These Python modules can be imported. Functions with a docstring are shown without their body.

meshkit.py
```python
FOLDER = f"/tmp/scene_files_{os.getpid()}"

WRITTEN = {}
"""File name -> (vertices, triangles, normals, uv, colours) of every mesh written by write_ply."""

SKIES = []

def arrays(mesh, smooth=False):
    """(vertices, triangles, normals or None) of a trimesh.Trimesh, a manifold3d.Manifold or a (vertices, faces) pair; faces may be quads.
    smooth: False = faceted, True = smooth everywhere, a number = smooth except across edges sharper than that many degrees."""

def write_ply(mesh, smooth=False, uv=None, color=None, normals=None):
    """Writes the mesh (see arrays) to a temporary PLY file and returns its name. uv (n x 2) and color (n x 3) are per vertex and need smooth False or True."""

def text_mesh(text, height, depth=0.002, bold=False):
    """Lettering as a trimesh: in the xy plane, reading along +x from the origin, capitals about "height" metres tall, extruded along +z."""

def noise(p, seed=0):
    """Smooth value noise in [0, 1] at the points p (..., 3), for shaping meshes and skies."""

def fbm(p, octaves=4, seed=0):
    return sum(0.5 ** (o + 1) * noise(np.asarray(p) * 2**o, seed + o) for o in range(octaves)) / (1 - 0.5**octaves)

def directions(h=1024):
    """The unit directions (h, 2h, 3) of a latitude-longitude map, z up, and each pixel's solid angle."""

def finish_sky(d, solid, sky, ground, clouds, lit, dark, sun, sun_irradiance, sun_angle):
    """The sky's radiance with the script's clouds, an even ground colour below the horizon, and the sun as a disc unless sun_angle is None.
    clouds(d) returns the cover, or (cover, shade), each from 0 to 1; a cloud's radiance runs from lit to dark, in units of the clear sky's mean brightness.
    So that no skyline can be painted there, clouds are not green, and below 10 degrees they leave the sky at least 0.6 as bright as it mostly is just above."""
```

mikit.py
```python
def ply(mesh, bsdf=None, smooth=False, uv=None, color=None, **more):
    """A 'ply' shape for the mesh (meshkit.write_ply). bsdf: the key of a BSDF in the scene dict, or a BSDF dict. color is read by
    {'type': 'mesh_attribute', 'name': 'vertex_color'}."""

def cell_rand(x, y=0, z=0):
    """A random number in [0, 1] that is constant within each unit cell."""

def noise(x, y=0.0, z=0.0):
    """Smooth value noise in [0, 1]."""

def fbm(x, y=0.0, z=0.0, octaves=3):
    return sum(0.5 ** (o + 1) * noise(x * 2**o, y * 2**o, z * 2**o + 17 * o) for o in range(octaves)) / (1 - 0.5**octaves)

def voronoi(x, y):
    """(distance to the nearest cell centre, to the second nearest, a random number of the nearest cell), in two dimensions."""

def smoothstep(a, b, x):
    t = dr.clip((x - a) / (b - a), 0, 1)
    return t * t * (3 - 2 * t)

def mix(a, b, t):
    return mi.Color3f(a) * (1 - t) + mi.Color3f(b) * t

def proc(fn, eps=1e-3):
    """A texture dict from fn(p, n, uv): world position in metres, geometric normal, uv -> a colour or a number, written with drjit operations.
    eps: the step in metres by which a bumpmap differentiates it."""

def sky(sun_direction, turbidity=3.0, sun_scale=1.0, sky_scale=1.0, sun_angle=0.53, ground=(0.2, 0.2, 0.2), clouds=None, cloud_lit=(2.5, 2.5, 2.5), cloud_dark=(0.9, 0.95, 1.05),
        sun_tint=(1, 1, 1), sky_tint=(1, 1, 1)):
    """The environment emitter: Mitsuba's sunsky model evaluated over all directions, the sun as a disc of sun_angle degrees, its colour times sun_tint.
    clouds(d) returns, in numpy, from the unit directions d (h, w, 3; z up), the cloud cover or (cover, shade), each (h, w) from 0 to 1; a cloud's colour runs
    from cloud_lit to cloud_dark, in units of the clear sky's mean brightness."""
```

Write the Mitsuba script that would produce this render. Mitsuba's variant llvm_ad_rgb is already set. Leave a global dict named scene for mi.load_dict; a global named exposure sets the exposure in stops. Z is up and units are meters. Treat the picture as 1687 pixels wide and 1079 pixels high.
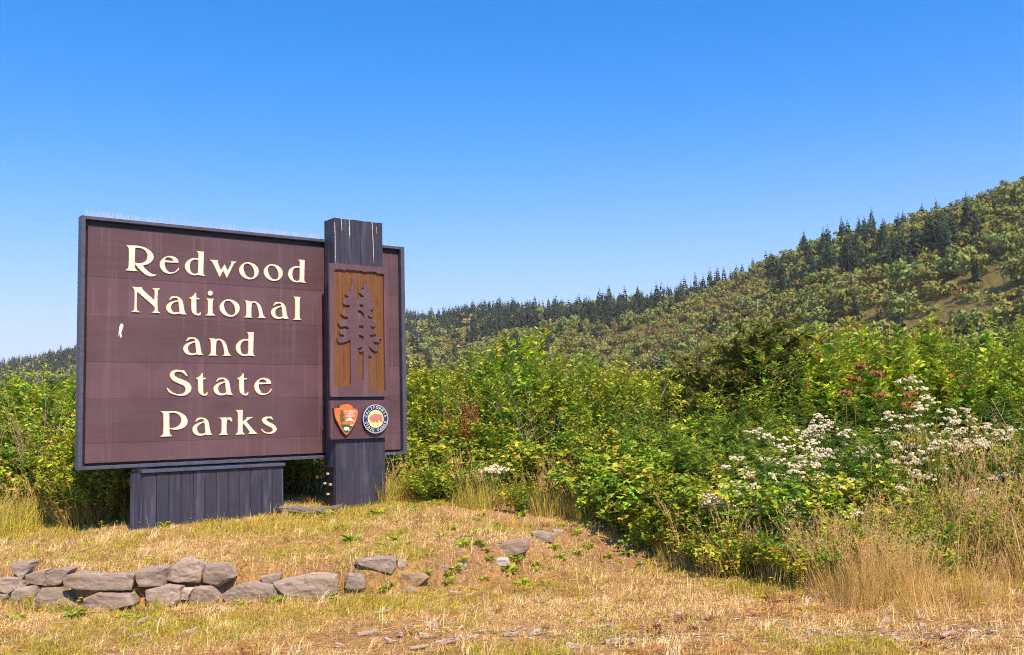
import math, random
import numpy as np, trimesh, manifold3d, mitsuba as mi, drjit as dr
import shapely
from shapely.geometry import Polygon, MultiPolygon
from shapely.ops import unary_union
from scipy.interpolate import RBFInterpolator
import mikit, meshkit
from mikit import noise, fbm, voronoi, smoothstep, mix, cell_rand, proc

T = mi.ScalarTransform4f
scene, labels = {'type': 'scene'}, {}

VEIL_LIT = (2.35, 2.35, 2.4)
# ---------------------------------------------------------------- camera, sky, exposure
EYE = np.array([0.0, 0.0, 1.6])
FW, RT, UP = np.array([0, .99587695, .0907144]), np.array([.99969788, .00222969, -.02447791]), np.array([.02457925, -.09068699, .99557608])
cm = np.eye(4); cm[:3, 0], cm[:3, 1], cm[:3, 2], cm[:3, 3] = -RT, UP, FW, EYE
scene['camera'] = {'type': 'perspective', 'fov': 54.7543, 'fov_axis': 'x', 'near_clip': 0.1, 'far_clip': 9000.0, 'to_world': T(cm.tolist())}
SUN = (0.285, -0.604, 0.745)
def veil(d):   # the pale band of a summer sky above the horizon, the same all round
    e = np.degrees(np.arcsin(np.clip(d[..., 2], 0, 1)))
    return .95 * np.exp(-(e / 9.5) ** 1.7)
scene['sky'] = mikit.sky(SUN, turbidity=2.0, sky_tint=(0.14, 0.94, 1.72), sun_tint=(1.0, .93, .80), ground=(.22, .18, .09), clouds=veil, cloud_lit=VEIL_LIT)
exposure = 2.0
HAZE = 0.00012
# ---------------------------------------------------------------- helpers
def tag(key, label=None, cat=None, group=None, kind=None):
    d = labels.setdefault(key, {})
    for k, v in (('label', label), ('category', cat), ('group', group), ('kind', kind)):
        if v: d[k] = v
    return key

used = {}
def numbered(name):
    n = used.get(name, -1) + 1
    used[name] = n
    return name if n == 0 else f'{name}_{n:03d}'

def put(key, mesh, bsdf, smooth=False, color=None, **kw):
    scene[key] = mikit.ply(mesh, bsdf, smooth=smooth, color=color, **kw)
    return key

def part(holder, name, mesh, bsdf, smooth=False, color=None):
    key = holder + '__' + name
    return put(numbered(key), mesh, bsdf, smooth, color)

def poly_clean(pts):
    p = Polygon(pts)
    return p if p.is_valid else p.buffer(0)

def chaikin(pts, keep=48.0, rounds=1):
    p = np.asarray(pts, float)
    for _ in range(rounds):
        out = []
        n = len(p)
        for i in range(n):
            a, b, c = p[i - 1], p[i], p[(i + 1) % n]
            u, v = b - a, c - b
            ang = abs(math.degrees(math.atan2(u[0] * v[1] - u[1] * v[0], u @ v)))
            if ang > keep:
                out.append(b)
            else:
                out += [b - .25 * u, b + .25 * v]
        p = np.array(out)
    return p

def extrude(poly, d):
    gs = [g for g in getattr(poly, 'geoms', [poly]) if g.area > 1e-7]
    return trimesh.util.concatenate([trimesh.creation.extrude_polygon(g, d, engine='earcut') for g in gs])

def xy(flat):
    return np.array(flat, float).reshape(-1, 2) / 1000.0

class Acc:
    """Collects vertices, triangles and a colour per vertex."""
    def __init__(s): s.V, s.F, s.C, s.N, s.n = [], [], [], [], 0
    def add(s, V, F, C, N=None):
        if N is not None: s.N.append(N)
        V = np.asarray(V, float); s.V.append(V); s.F.append(np.asarray(F) + s.n)
        C = np.asarray(C, float); s.C.append(np.broadcast_to(C, (len(V), 3))); s.n += len(V)
    def get(s): return np.vstack(s.V), np.vstack(s.F), np.clip(np.vstack(s.C), 0, 1)
    def tris(s): return sum(map(len, s.F))
    def ply(s, bsdf):
        V, F, C = s.get()
        if s.N:   # rounded shading of a crown whose leaves are far too small to see
            path = meshkit.write_ply((V, F), False, None, C, normals=unit(np.vstack(s.N)))
            return {'type': 'ply', 'filename': path, 'face_normals': False, 'bsdf': {'type': 'ref', 'id': bsdf}}
        return mikit.ply((V, F), bsdf, smooth=False, color=C)

def unit(v):
    return v / (np.linalg.norm(v, axis=-1, keepdims=True) + 1e-12)

def leaves(acc, P, D, N, L, W, col, fold=.18, curl=.15):
    """Folded, pointed leaves: four triangles each."""
    P, D = np.atleast_2d(P), unit(np.atleast_2d(D)); n = len(P)
    L, W = np.broadcast_to(L, n)[:, None], np.broadcast_to(W, n)[:, None]
    S = unit(np.cross(D, np.atleast_2d(N))); N = np.cross(S, D)
    m = P + D * L * .52 - N * .04 * L
    l = P + D * L * .42 + S * W * .5 + N * W * fold
    r = P + D * L * .42 - S * W * .5 + N * W * fold
    t = P + D * L - N * L * curl
    V = np.stack([P, l, r, m, t], 1).reshape(-1, 3)
    b = (np.arange(n) * 5)[:, None, None]
    F = (np.array([[0, 3, 1], [0, 2, 3], [1, 3, 4], [3, 2, 4]])[None] + b).reshape(-1, 3)
    acc.add(V, F, np.repeat(np.broadcast_to(col, (n, 3)), 5, 0))

def flakes(acc, P, D, N, L, W, col, out):
    """Flat leaf clumps far away: two triangles each."""
    P, D = np.atleast_2d(P), unit(np.atleast_2d(D)); n = len(P)
    L, W = np.broadcast_to(L, n)[:, None], np.broadcast_to(W, n)[:, None]
    S = unit(np.cross(D, np.atleast_2d(N))); N = np.cross(S, D)
    V = np.stack([P, P + D * L * .5 + S * W * .5 - N * W * .12, P + D * L, P + D * L * .5 - S * W * .5 - N * W * .12], 1).reshape(-1, 3)
    F = (np.array([[0, 2, 1], [0, 3, 2]])[None] + (np.arange(n) * 4)[:, None, None]).reshape(-1, 3)
    acc.add(V, F, np.repeat(np.broadcast_to(col, (n, 3)), 4, 0), np.repeat(unit(out), 4, 0))

def blades(acc, P, H, W, A, lean, col):
    """Grass blades of three triangles. A: azimuth of the lean; lean: sideways reach as a part of the height."""
    n = len(P); H, W, lean = (np.broadcast_to(v, n)[:, None] for v in (H, W, lean))
    d = np.stack([np.cos(A), np.sin(A), 0 * A], 1); s = np.stack([-np.sin(A + .6), np.cos(A + .6), 0 * A], 1)
    up = np.array([0, 0, 1.0])
    a, b = P + s * W * .5, P - s * W * .5
    mid = P + up * H * .6 + d * H * lean * .35
    c, e = mid + s * W * .4, mid - s * W * .4
    t = P + up * H * np.sqrt(np.clip(1 - .3 * lean ** 2, .2, 1)) + d * H * lean
    V = np.stack([a, b, c, e, t], 1).reshape(-1, 3)
    F = (np.array([[0, 1, 2], [1, 3, 2], [2, 3, 4]])[None] + (np.arange(n) * 5)[:, None, None]).reshape(-1, 3)
    acc.add(V, F, np.repeat(np.broadcast_to(col, (n, 3)), 5, 0))

def tube(acc, pts, r0, r1, col, sides=3):
    p = np.asarray(pts, float); n = len(p)
    t = unit(np.gradient(p, axis=0))
    a = unit(np.cross(t, np.where(np.abs(t[:, 2:]) < .9, [0, 0, 1.], [1., 0, 0]))); b = np.cross(t, a)
    ang = np.arange(sides) * 2 * np.pi / sides
    r = np.linspace(r0, r1, n)[:, None, None]
    V = (p[:, None] + r * (np.cos(ang)[None, :, None] * a[:, None] + np.sin(ang)[None, :, None] * b[:, None])).reshape(-1, 3)
    i, j = np.meshgrid(np.arange(n - 1), np.arange(sides), indexing='ij'); k = (j + 1) % sides
    q = np.stack([i * sides + j, i * sides + k, (i + 1) * sides + k, (i + 1) * sides + j], -1).reshape(-1, 4)
    acc.add(V, np.vstack([q[:, [0, 1, 2]], q[:, [0, 2, 3]]]), col)

def vary(rng, base, n, amt=.2, hue=.1):
    c = np.array(base)[None] * np.exp(rng.normal(0, amt, (n, 1))) * np.exp(rng.normal(0, hue, (n, 3)) * [1, .5, 1])
    return np.clip(c, .005, .9)

def at(x, y, z, rot=0., s=1., sz=None, tilt=(0, 0)):
    m = T().translate([float(x), float(y), float(z)]).rotate([0, 0, 1], math.degrees(rot))
    if tilt != (0, 0): m = m.rotate([1, 0, 0], tilt[0]).rotate([0, 1, 0], tilt[1])
    return m.scale([float(s), float(s), float(sz or s)])

def instance(key, group, m):
    scene[key] = {'type': 'instance', 'to_world': m, 'shapegroup': {'type': 'ref', 'id': group}}
    return key

def shapegroup(name, **parts):
    scene[name] = {'type': 'shapegroup', **parts}

# ---------------------------------------------------------------- materials
def two(b): return {'type': 'twosided', 'bsdf': b}
def pr(color, rough=.6, spec=.4, **kw):
    c = color if isinstance(color, dict) else {'type': 'rgb', 'value': list(color)}
    return {'type': 'principled', 'base_color': c, 'roughness': rough, 'specular': spec, **kw}
VC = {'type': 'mesh_attribute', 'name': 'vertex_color'}
scene['m_leaf'] = {'type': 'principledthin', 'base_color': VC, 'roughness': .30, 'diff_trans': .5, 'eta': 1.55}
scene['m_dry'] = {'type': 'principledthin', 'base_color': VC, 'roughness': .8, 'diff_trans': .45, 'eta': 1.2}
scene['m_far_leaf'] = two({'type': 'diffuse', 'reflectance': VC})
scene['m_flower'] = {'type': 'principledthin', 'base_color': VC, 'roughness': .8, 'diff_trans': .2, 'eta': 1.2}
scene['m_stem'] = two({'type': 'diffuse', 'reflectance': VC})

OS, DS, NS = np.array([-4.72122711, 10.75247073, 1.14492578]), np.array([.79220566, .61025421, 0]), np.array([.61025421, -.79220566, 0])
def su(p): return (p.x - OS[0]) * DS[0] + (p.y - OS[1]) * DS[1]
def sv(p): return p.z - OS[2]

def black_board(p, n, uv):
    u, v, w = su(p), sv(p), p.x * NS[0] + p.y * NS[1]
    k = u * 1.0 + w * 1.3
    grain = fbm(k * 90., v * 3., 0., 4)
    bleach = smoothstep(.50, .85, fbm(k * 22., v * 2.2, 3., 4))
    blot = smoothstep(.45, .75, fbm(k * 4., v * 4., 9., 4))
    c = mix((.022, .024, .046), (.050, .054, .096), grain)
    c = mix(c, (.115, .122, .21), bleach * .55)
    return mix(c, (.060, .050, .074), blot * .35)
scene['m_board'] = two(pr(proc(black_board), .55, .45))
def frame_paint(p, n, uv):
    g = fbm(su(p) * 14. + sv(p) * 9., p.x * 30., p.z * 30., 4)
    return mix((.046, .050, .086), (.105, .112, .185), g)
scene['m_frame'] = two(pr(proc(frame_paint), .5, .5))
def brown_paint(p, n, uv):
    u, v = su(p), sv(p)
    g = fbm(u * 4., v * 150., 1., 4)
    f = fbm(u * 1.2, v * 14., 5., 3)
    drip = smoothstep(.56, .80, fbm(u * 26., v * 1.1, 7., 3))
    blot = smoothstep(.4, .75, fbm(u * 2.5, v * 3., 2., 4))
    c = mix((.095, .050, .062), (.140, .080, .103), g * .55 + f * .45)
    c = mix(c, (.21, .135, .165), drip * .38)
    return mix(c, (.155, .092, .117), blot * .5)
scene['m_brown'] = two(pr(proc(brown_paint), .45, .5))
def brown_b(p, n, uv): return brown_paint(p, n, uv) * (.80 + .1 * noise(su(p) * 3., sv(p) * 40., 0.))
scene['m_brown_b'] = two(pr(proc(brown_b), .45, .5))
def cream(p, n, uv): return mix((.84, .79, .64), (.90, .87, .76), fbm(p.x * 40., p.y * 40., p.z * 40., 3))
scene['m_cream'] = two(pr(proc(cream), .5, .4))
scene['m_gold'] = two(pr((.50, .27, .035), .5, .4))
def stained(p, n, uv):
    u, v = su(p), sv(p)
    g = fbm(u * 60., v * 1.6, 4., 4)
    s = smoothstep(.35, .7, fbm(u * 17., v * .9, 8., 3))
    d = smoothstep(.62, .78, fbm(u * 110., v * 5., 3., 3))
    c = mix((.105, .046, .018), (.225, .112, .042), g)
    c = mix(c, (.20, .078, .022), s * .6)
    return mix(c, (.09, .035, .012), d * .6)
scene['m_stained'] = two(pr(proc(stained), .5, .4))
def emblem_orange(p, n, uv): return mix((.60, .155, .045), (.72, .24, .085), fbm(p.x * 30., p.y * 30., p.z * 30., 3))
scene['m_orange'] = two(pr(proc(emblem_orange), .45, .4))
scene['m_orange_dark'] = two(pr((.10, .028, .012), .6, .3))
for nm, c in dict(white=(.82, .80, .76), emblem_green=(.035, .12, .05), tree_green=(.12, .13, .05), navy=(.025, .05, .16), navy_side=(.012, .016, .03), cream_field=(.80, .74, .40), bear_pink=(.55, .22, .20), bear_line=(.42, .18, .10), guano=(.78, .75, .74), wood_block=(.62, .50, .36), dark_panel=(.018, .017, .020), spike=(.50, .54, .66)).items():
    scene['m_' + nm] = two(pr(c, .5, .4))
def weathered(p, n, uv): return mix((.10, .085, .075), (.30, .26, .24), fbm(p.x * 12., p.y * 40., p.z * 40., 4))
scene['m_plank'] = two(pr(proc(weathered), .85, .2))
def chipwood(p, n, uv): return mix((.26, .19, .15), (.66, .55, .48), fbm(p.x * 25., p.y * 55., p.z * 40., 4))
scene['m_chip'] = two(pr(proc(chipwood), .8, .2))

def rock_color(a, b, c3):
    def fn(p, n, uv):
        g = fbm(p.x * 9., p.y * 9., p.z * 9., 5)
        h = fbm(p.x * 60., p.y * 60., p.z * 60., 4)
        lich = smoothstep(.60, .72, fbm(p.x * 15. + 5., p.y * 15., p.z * 15., 4))
        earth = smoothstep(.56, .75, fbm(p.x * 6., p.y * 6. + 9., p.z * 6., 4))
        crack = smoothstep(.03, .0, dr.abs(fbm(p.x * 5. + p.z * 4., p.y * 5., p.z * 16., 3) - .5)) * .5
        c = mix(a, b, g * .6 + h * .4)
        c = mix(c, c3, lich * .4)
        c = mix(c, (.30, .19, .10), earth * .4)
        return mix(c, (.08, .065, .06), crack * smoothstep(.45, .6, g))
    return fn
def rock_bump(p, n, uv): return fbm(p.x * 22., p.y * 22., p.z * 22., 5) * .022 + fbm(p.x * 5., p.y * 5., p.z * 14., 3) * .03
def rock_mat(a, b, c3):
    return two({'type': 'bumpmap', 'arbitrary': proc(rock_bump, eps=.003), 'scale': 1.0, 'bsdf': pr(proc(rock_color(a, b, c3)), .9, .15)})
scene['m_rock'] = rock_mat((.21, .168, .145), (.40, .33, .285), (.52, .46, .40))
scene['m_rock_b'] = rock_mat((.28, .22, .18), (.47, .39, .335), (.58, .51, .45))
scene['m_rock_tan'] = rock_mat((.28, .20, .12), (.42, .32, .21), (.45, .38, .30))
scene['m_rock_pale'] = rock_mat((.40, .36, .33), (.62, .56, .52), (.70, .65, .6))

def dirt(p, n, uv):
    g = fbm(p.x * 1.1, p.y * 1.1, 0., 4)
    h = fbm(p.x * 28., p.y * 28., 1., 4)
    r = smoothstep(.52, .7, fbm(p.x * .7 + 4., p.y * 1.4, 2., 4))
    c = mix((.29, .165, .065), (.56, .37, .165), g * .5 + h * .5)
    c = mix(c, (.34, .20, .15), r * .5)
    c = mix(c, (.13, .09, .045), smoothstep(.55, .75, fbm(p.x * 60., p.y * 60., 3., 3)) * .6)
    return c
scene['m_ground'] = two({'type': 'bumpmap', 'arbitrary': proc(lambda p, n, uv: fbm(p.x * 40., p.y * 40., 0., 4) * .03, eps=.004), 'scale': 1.0, 'bsdf': {'type': 'diffuse', 'reflectance': proc(dirt)}})
def hill_col(p, n, uv):
    g = fbm(p.x * .05, p.y * .05, p.z * .05, 4)
    h = fbm(p.x * .5, p.y * .5, p.z * .5, 4)
    r = smoothstep(.50, .64, fbm(p.x * .022 + 3., p.y * .022, 1., 4))
    c = mix((.10, .115, .035), (.20, .20, .065), g * .5 + h * .5)
    return mix(c, (.20, .12, .055), r * .35)
scene['m_hill'] = two({'type': 'bumpmap', 'arbitrary': proc(lambda p, n, uv: fbm(p.x * .6, p.y * .6, p.z * .6, 4) * 1.6, eps=.1), 'scale': 1.0, 'bsdf': {'type': 'diffuse', 'reflectance': proc(hill_col)}})

# ---------------------------------------------------------------- ground
BX = np.array([-14, -5.5, -4.64, -3.6, -2.9, -2.2, -1.5, -.9, -.1, .4, 1.5, 3, 6, 14.])
BY = np.array([10.4, 9.5, 9.05, 8.58, 8.76, 8.88, 8.86, 9.0, 10.1, 10.6, 11.0, 10.4, 9.9, 9.6])
SX, SY = np.array([-14, -.9, 0, 1, 14.]), np.array([.10, .10, .40, .8, .9])
def base_z(x, y):
    d = y - np.interp(x, BX, BY) - np.interp(x, [-1.75, -1.3], [.17, .0]); s = np.interp(x, SX, SY)
    t = np.clip((d + s) / (2 * s), 0, 1); t = t * t * (3 - 2 * t)
    return .015 * np.clip(y - 6, 0, 2) + t * (.30 + .056 * np.clip(d, 0, 7))
def ground_z(x, y):
    x, y = np.asarray(x, float), np.asarray(y, float)
    p = np.stack([x, y, 0 * x], -1)
    near = np.clip((40 - y) / 20, 0, 1) * np.clip((30 - np.abs(x)) / 10, 0, 1)
    return base_z(x, y) + near * (.05 * (meshkit.fbm(p * 1.3, 3, 5) - .5) + .022 * (meshkit.fbm(p * 7, 3, 8) - .5))
gx = np.unique(np.concatenate([np.linspace(-7, 7, 281), np.linspace(-40, 40, 81), np.sign(np.linspace(-1, 1, 61)) * np.abs(np.linspace(-1, 1, 61)) ** 2 * 4000]))
gy = np.unique(np.concatenate([np.linspace(5, 16, 241), np.linspace(-20, 60, 81), np.linspace(-1, 1, 61) * np.abs(np.linspace(-1, 1, 61)) * 4000]))
X, Y = np.meshgrid(gx, gy, indexing='ij')
GV = np.stack([X, Y, ground_z(X, Y)], -1).reshape(-1, 3)
ny = len(gy); i, j = np.meshgrid(np.arange(len(gx) - 1), np.arange(ny - 1), indexing='ij')
GF = np.stack([i * ny + j, (i + 1) * ny + j, (i + 1) * ny + j + 1, i * ny + j + 1], -1).reshape(-1, 4)
put('ground', (GV, GF), 'm_ground', smooth=True)
tag('ground', 'bare tan earth and thatch under the dry grass', 'ground', kind='structure')

# ---------------------------------------------------------------- hills
RIDGE = [(-1500., 1700., 60), (-1000., 1500., 66), (-692.0, 1331.0, 74.0), (-630.0, 1306.0, 82.0), (-567.0, 1280.0, 94.0), (-356.0, 1302.0, 108.0), (-122.0, 1143.0, 112.0), (-63.0, 998.0, 101.0), (-7.0, 900.0, 92.0), (79.0, 816.0, 88.0), (120.0, 751.0, 84.0), (147.0, 705.0, 84.0), (162.0, 640.0, 86.0), (176.0, 605.0, 90.0), (197.0, 567.0, 93.0), (214.0, 528.0, 96.0), (231.0, 488.0, 97.0), (243.0, 460.0, 97.0), (277.0, 416.0, 103.0), (338.0, 395.0, 112.0), (430, 330, 120), (560, 200, 125)]
ctrl = []
for x, y, z in RIDGE:
    for f, h in ((.34, .0), (.45, .05), (.58, .30), (.72, .56), (.86, .82), (1.0, 1.0), (1.13, .93), (1.4, .75)):
        ctrl.append((x * f, y * f, z * h + 1.0))
ctrl = np.array(ctrl)
hill_fn = RBFInterpolator(ctrl[:, :2] / 500, ctrl[:, 2], kernel='linear', smoothing=.0)
def hill_z(x, y):
    x, y = np.asarray(x, float), np.asarray(y, float)
    q = np.stack([x.ravel(), y.ravel()], 1)
    z = hill_fn(q / 500).reshape(x.shape)
    p = np.stack([x, y, 0 * x], -1)
    return z + np.clip(z / 30, 0, 1) * (14 * (meshkit.fbm(p / 70, 4, 3) - .5))
hx, hy = np.linspace(-1700, 620, 250), np.linspace(90, 2200, 230)
X, Y = np.meshgrid(hx, hy, indexing='ij')
HZ = np.maximum(hill_z(X, Y), -3.0) - .4
ny = len(hy); i, j = np.meshgrid(np.arange(len(hx) - 1), np.arange(ny - 1), indexing='ij')
HF = np.stack([i * ny + j, (i + 1) * ny + j, (i + 1) * ny + j + 1, i * ny + j + 1], -1).reshape(-1, 4)
keep = HZ.reshape(-1)[HF].max(1) > .3
put('hill', (np.stack([X, Y, HZ], -1).reshape(-1, 3), HF[keep]), 'm_hill', smooth=True)
tag('hill', 'long wooded hillside rising to the right behind the thicket', 'hill', kind='structure')

# ---------------------------------------------------------------- the park sign
SM = np.eye(4); SM[:3, 0], SM[:3, 1], SM[:3, 2], SM[:3, 3] = DS, -NS, [0, 0, 1], OS   # local x along the board, y backwards, z up
def place_sign(m):
    m = m.copy() if isinstance(m, trimesh.Trimesh) else m
    m.apply_transform(SM); return m
def box(u0, u1, w0, w1, v0, v1, ch=.004):
    """A box with chamfered edges between u0..u1, w0..w1 (w towards the viewer), v0..v1."""
    b = np.array([[u0, u1], [-w1, -w0], [v0, v1]]); pts = []
    ch = min(ch, .3 * (b[:, 1] - b[:, 0]).min())
    for sx in (0, 1):
        for sy in (0, 1):
            for sz in (0, 1):
                c = np.array([b[0, sx], b[1, sy], b[2, sz]]); o = np.array([1 - 2 * sx, 1 - 2 * sy, 1 - 2 * sz]) * ch
                for k in range(3):
                    d = o.copy(); d[k] = 0; pts.append(c + d)
    return trimesh.Trimesh(*(lambda h: (h.vertices, h.faces))(trimesh.convex.convex_hull(np.array(pts))), process=False)
def slab(poly, w0, w1):
    """A flat shape drawn in (u, v), from depth w0 to w1 (towards the viewer)."""
    m = extrude(poly, w1 - w0)
    m.apply_transform(np.array([[1, 0, 0, 0], [0, 0, -1, -w0], [0, 1, 0, 0], [0, 0, 0, 1.]]))
    return m
S = 'park_sign'
W, H = 4.148, 2.80
def sp(name, mesh, mat, smooth=False): return part(S, name, place_sign(mesh), mat, smooth)
tag(S, 'large brown park entrance sign with cream lettering, black frame and tall black post', 'sign')
sp('frame', box(0, .045, -.135, 0, 0, H), 'm_frame')
sp('frame', box(W - .058, W, -.135, 0, 0, H), 'm_frame')
sp('frame', box(.0455, W - .0585, -.135, -.002, H - .04, H - .001), 'm_frame')
sp('frame', box(.0455, W - .0585, -.135, -.002, .001, .04), 'm_frame')
sp('back_panel', box(.046, W - .06, -.132, -.095, .042, H - .042, .001), 'm_dark_panel')
sp('painted_shadow_strip', box(.046, W - .06, -.094, -.056, H - .107, H - .042), 'm_dark_panel')  # black strip above the planks, painting in the shadow cast by the top rail
seams = [.070, .283, .774, 1.181, 1.685, 2.132, H - .108]
for q in range(6):
    sp('plank', box(.082, W - .075, -.094, -.05 + (.002 if q % 2 else 0), seams[q] + (.0005 if q else 0), seams[q + 1] - .0005, .0014), 'm_brown' if q in (0, 2, 4) else 'm_brown_b')

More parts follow.
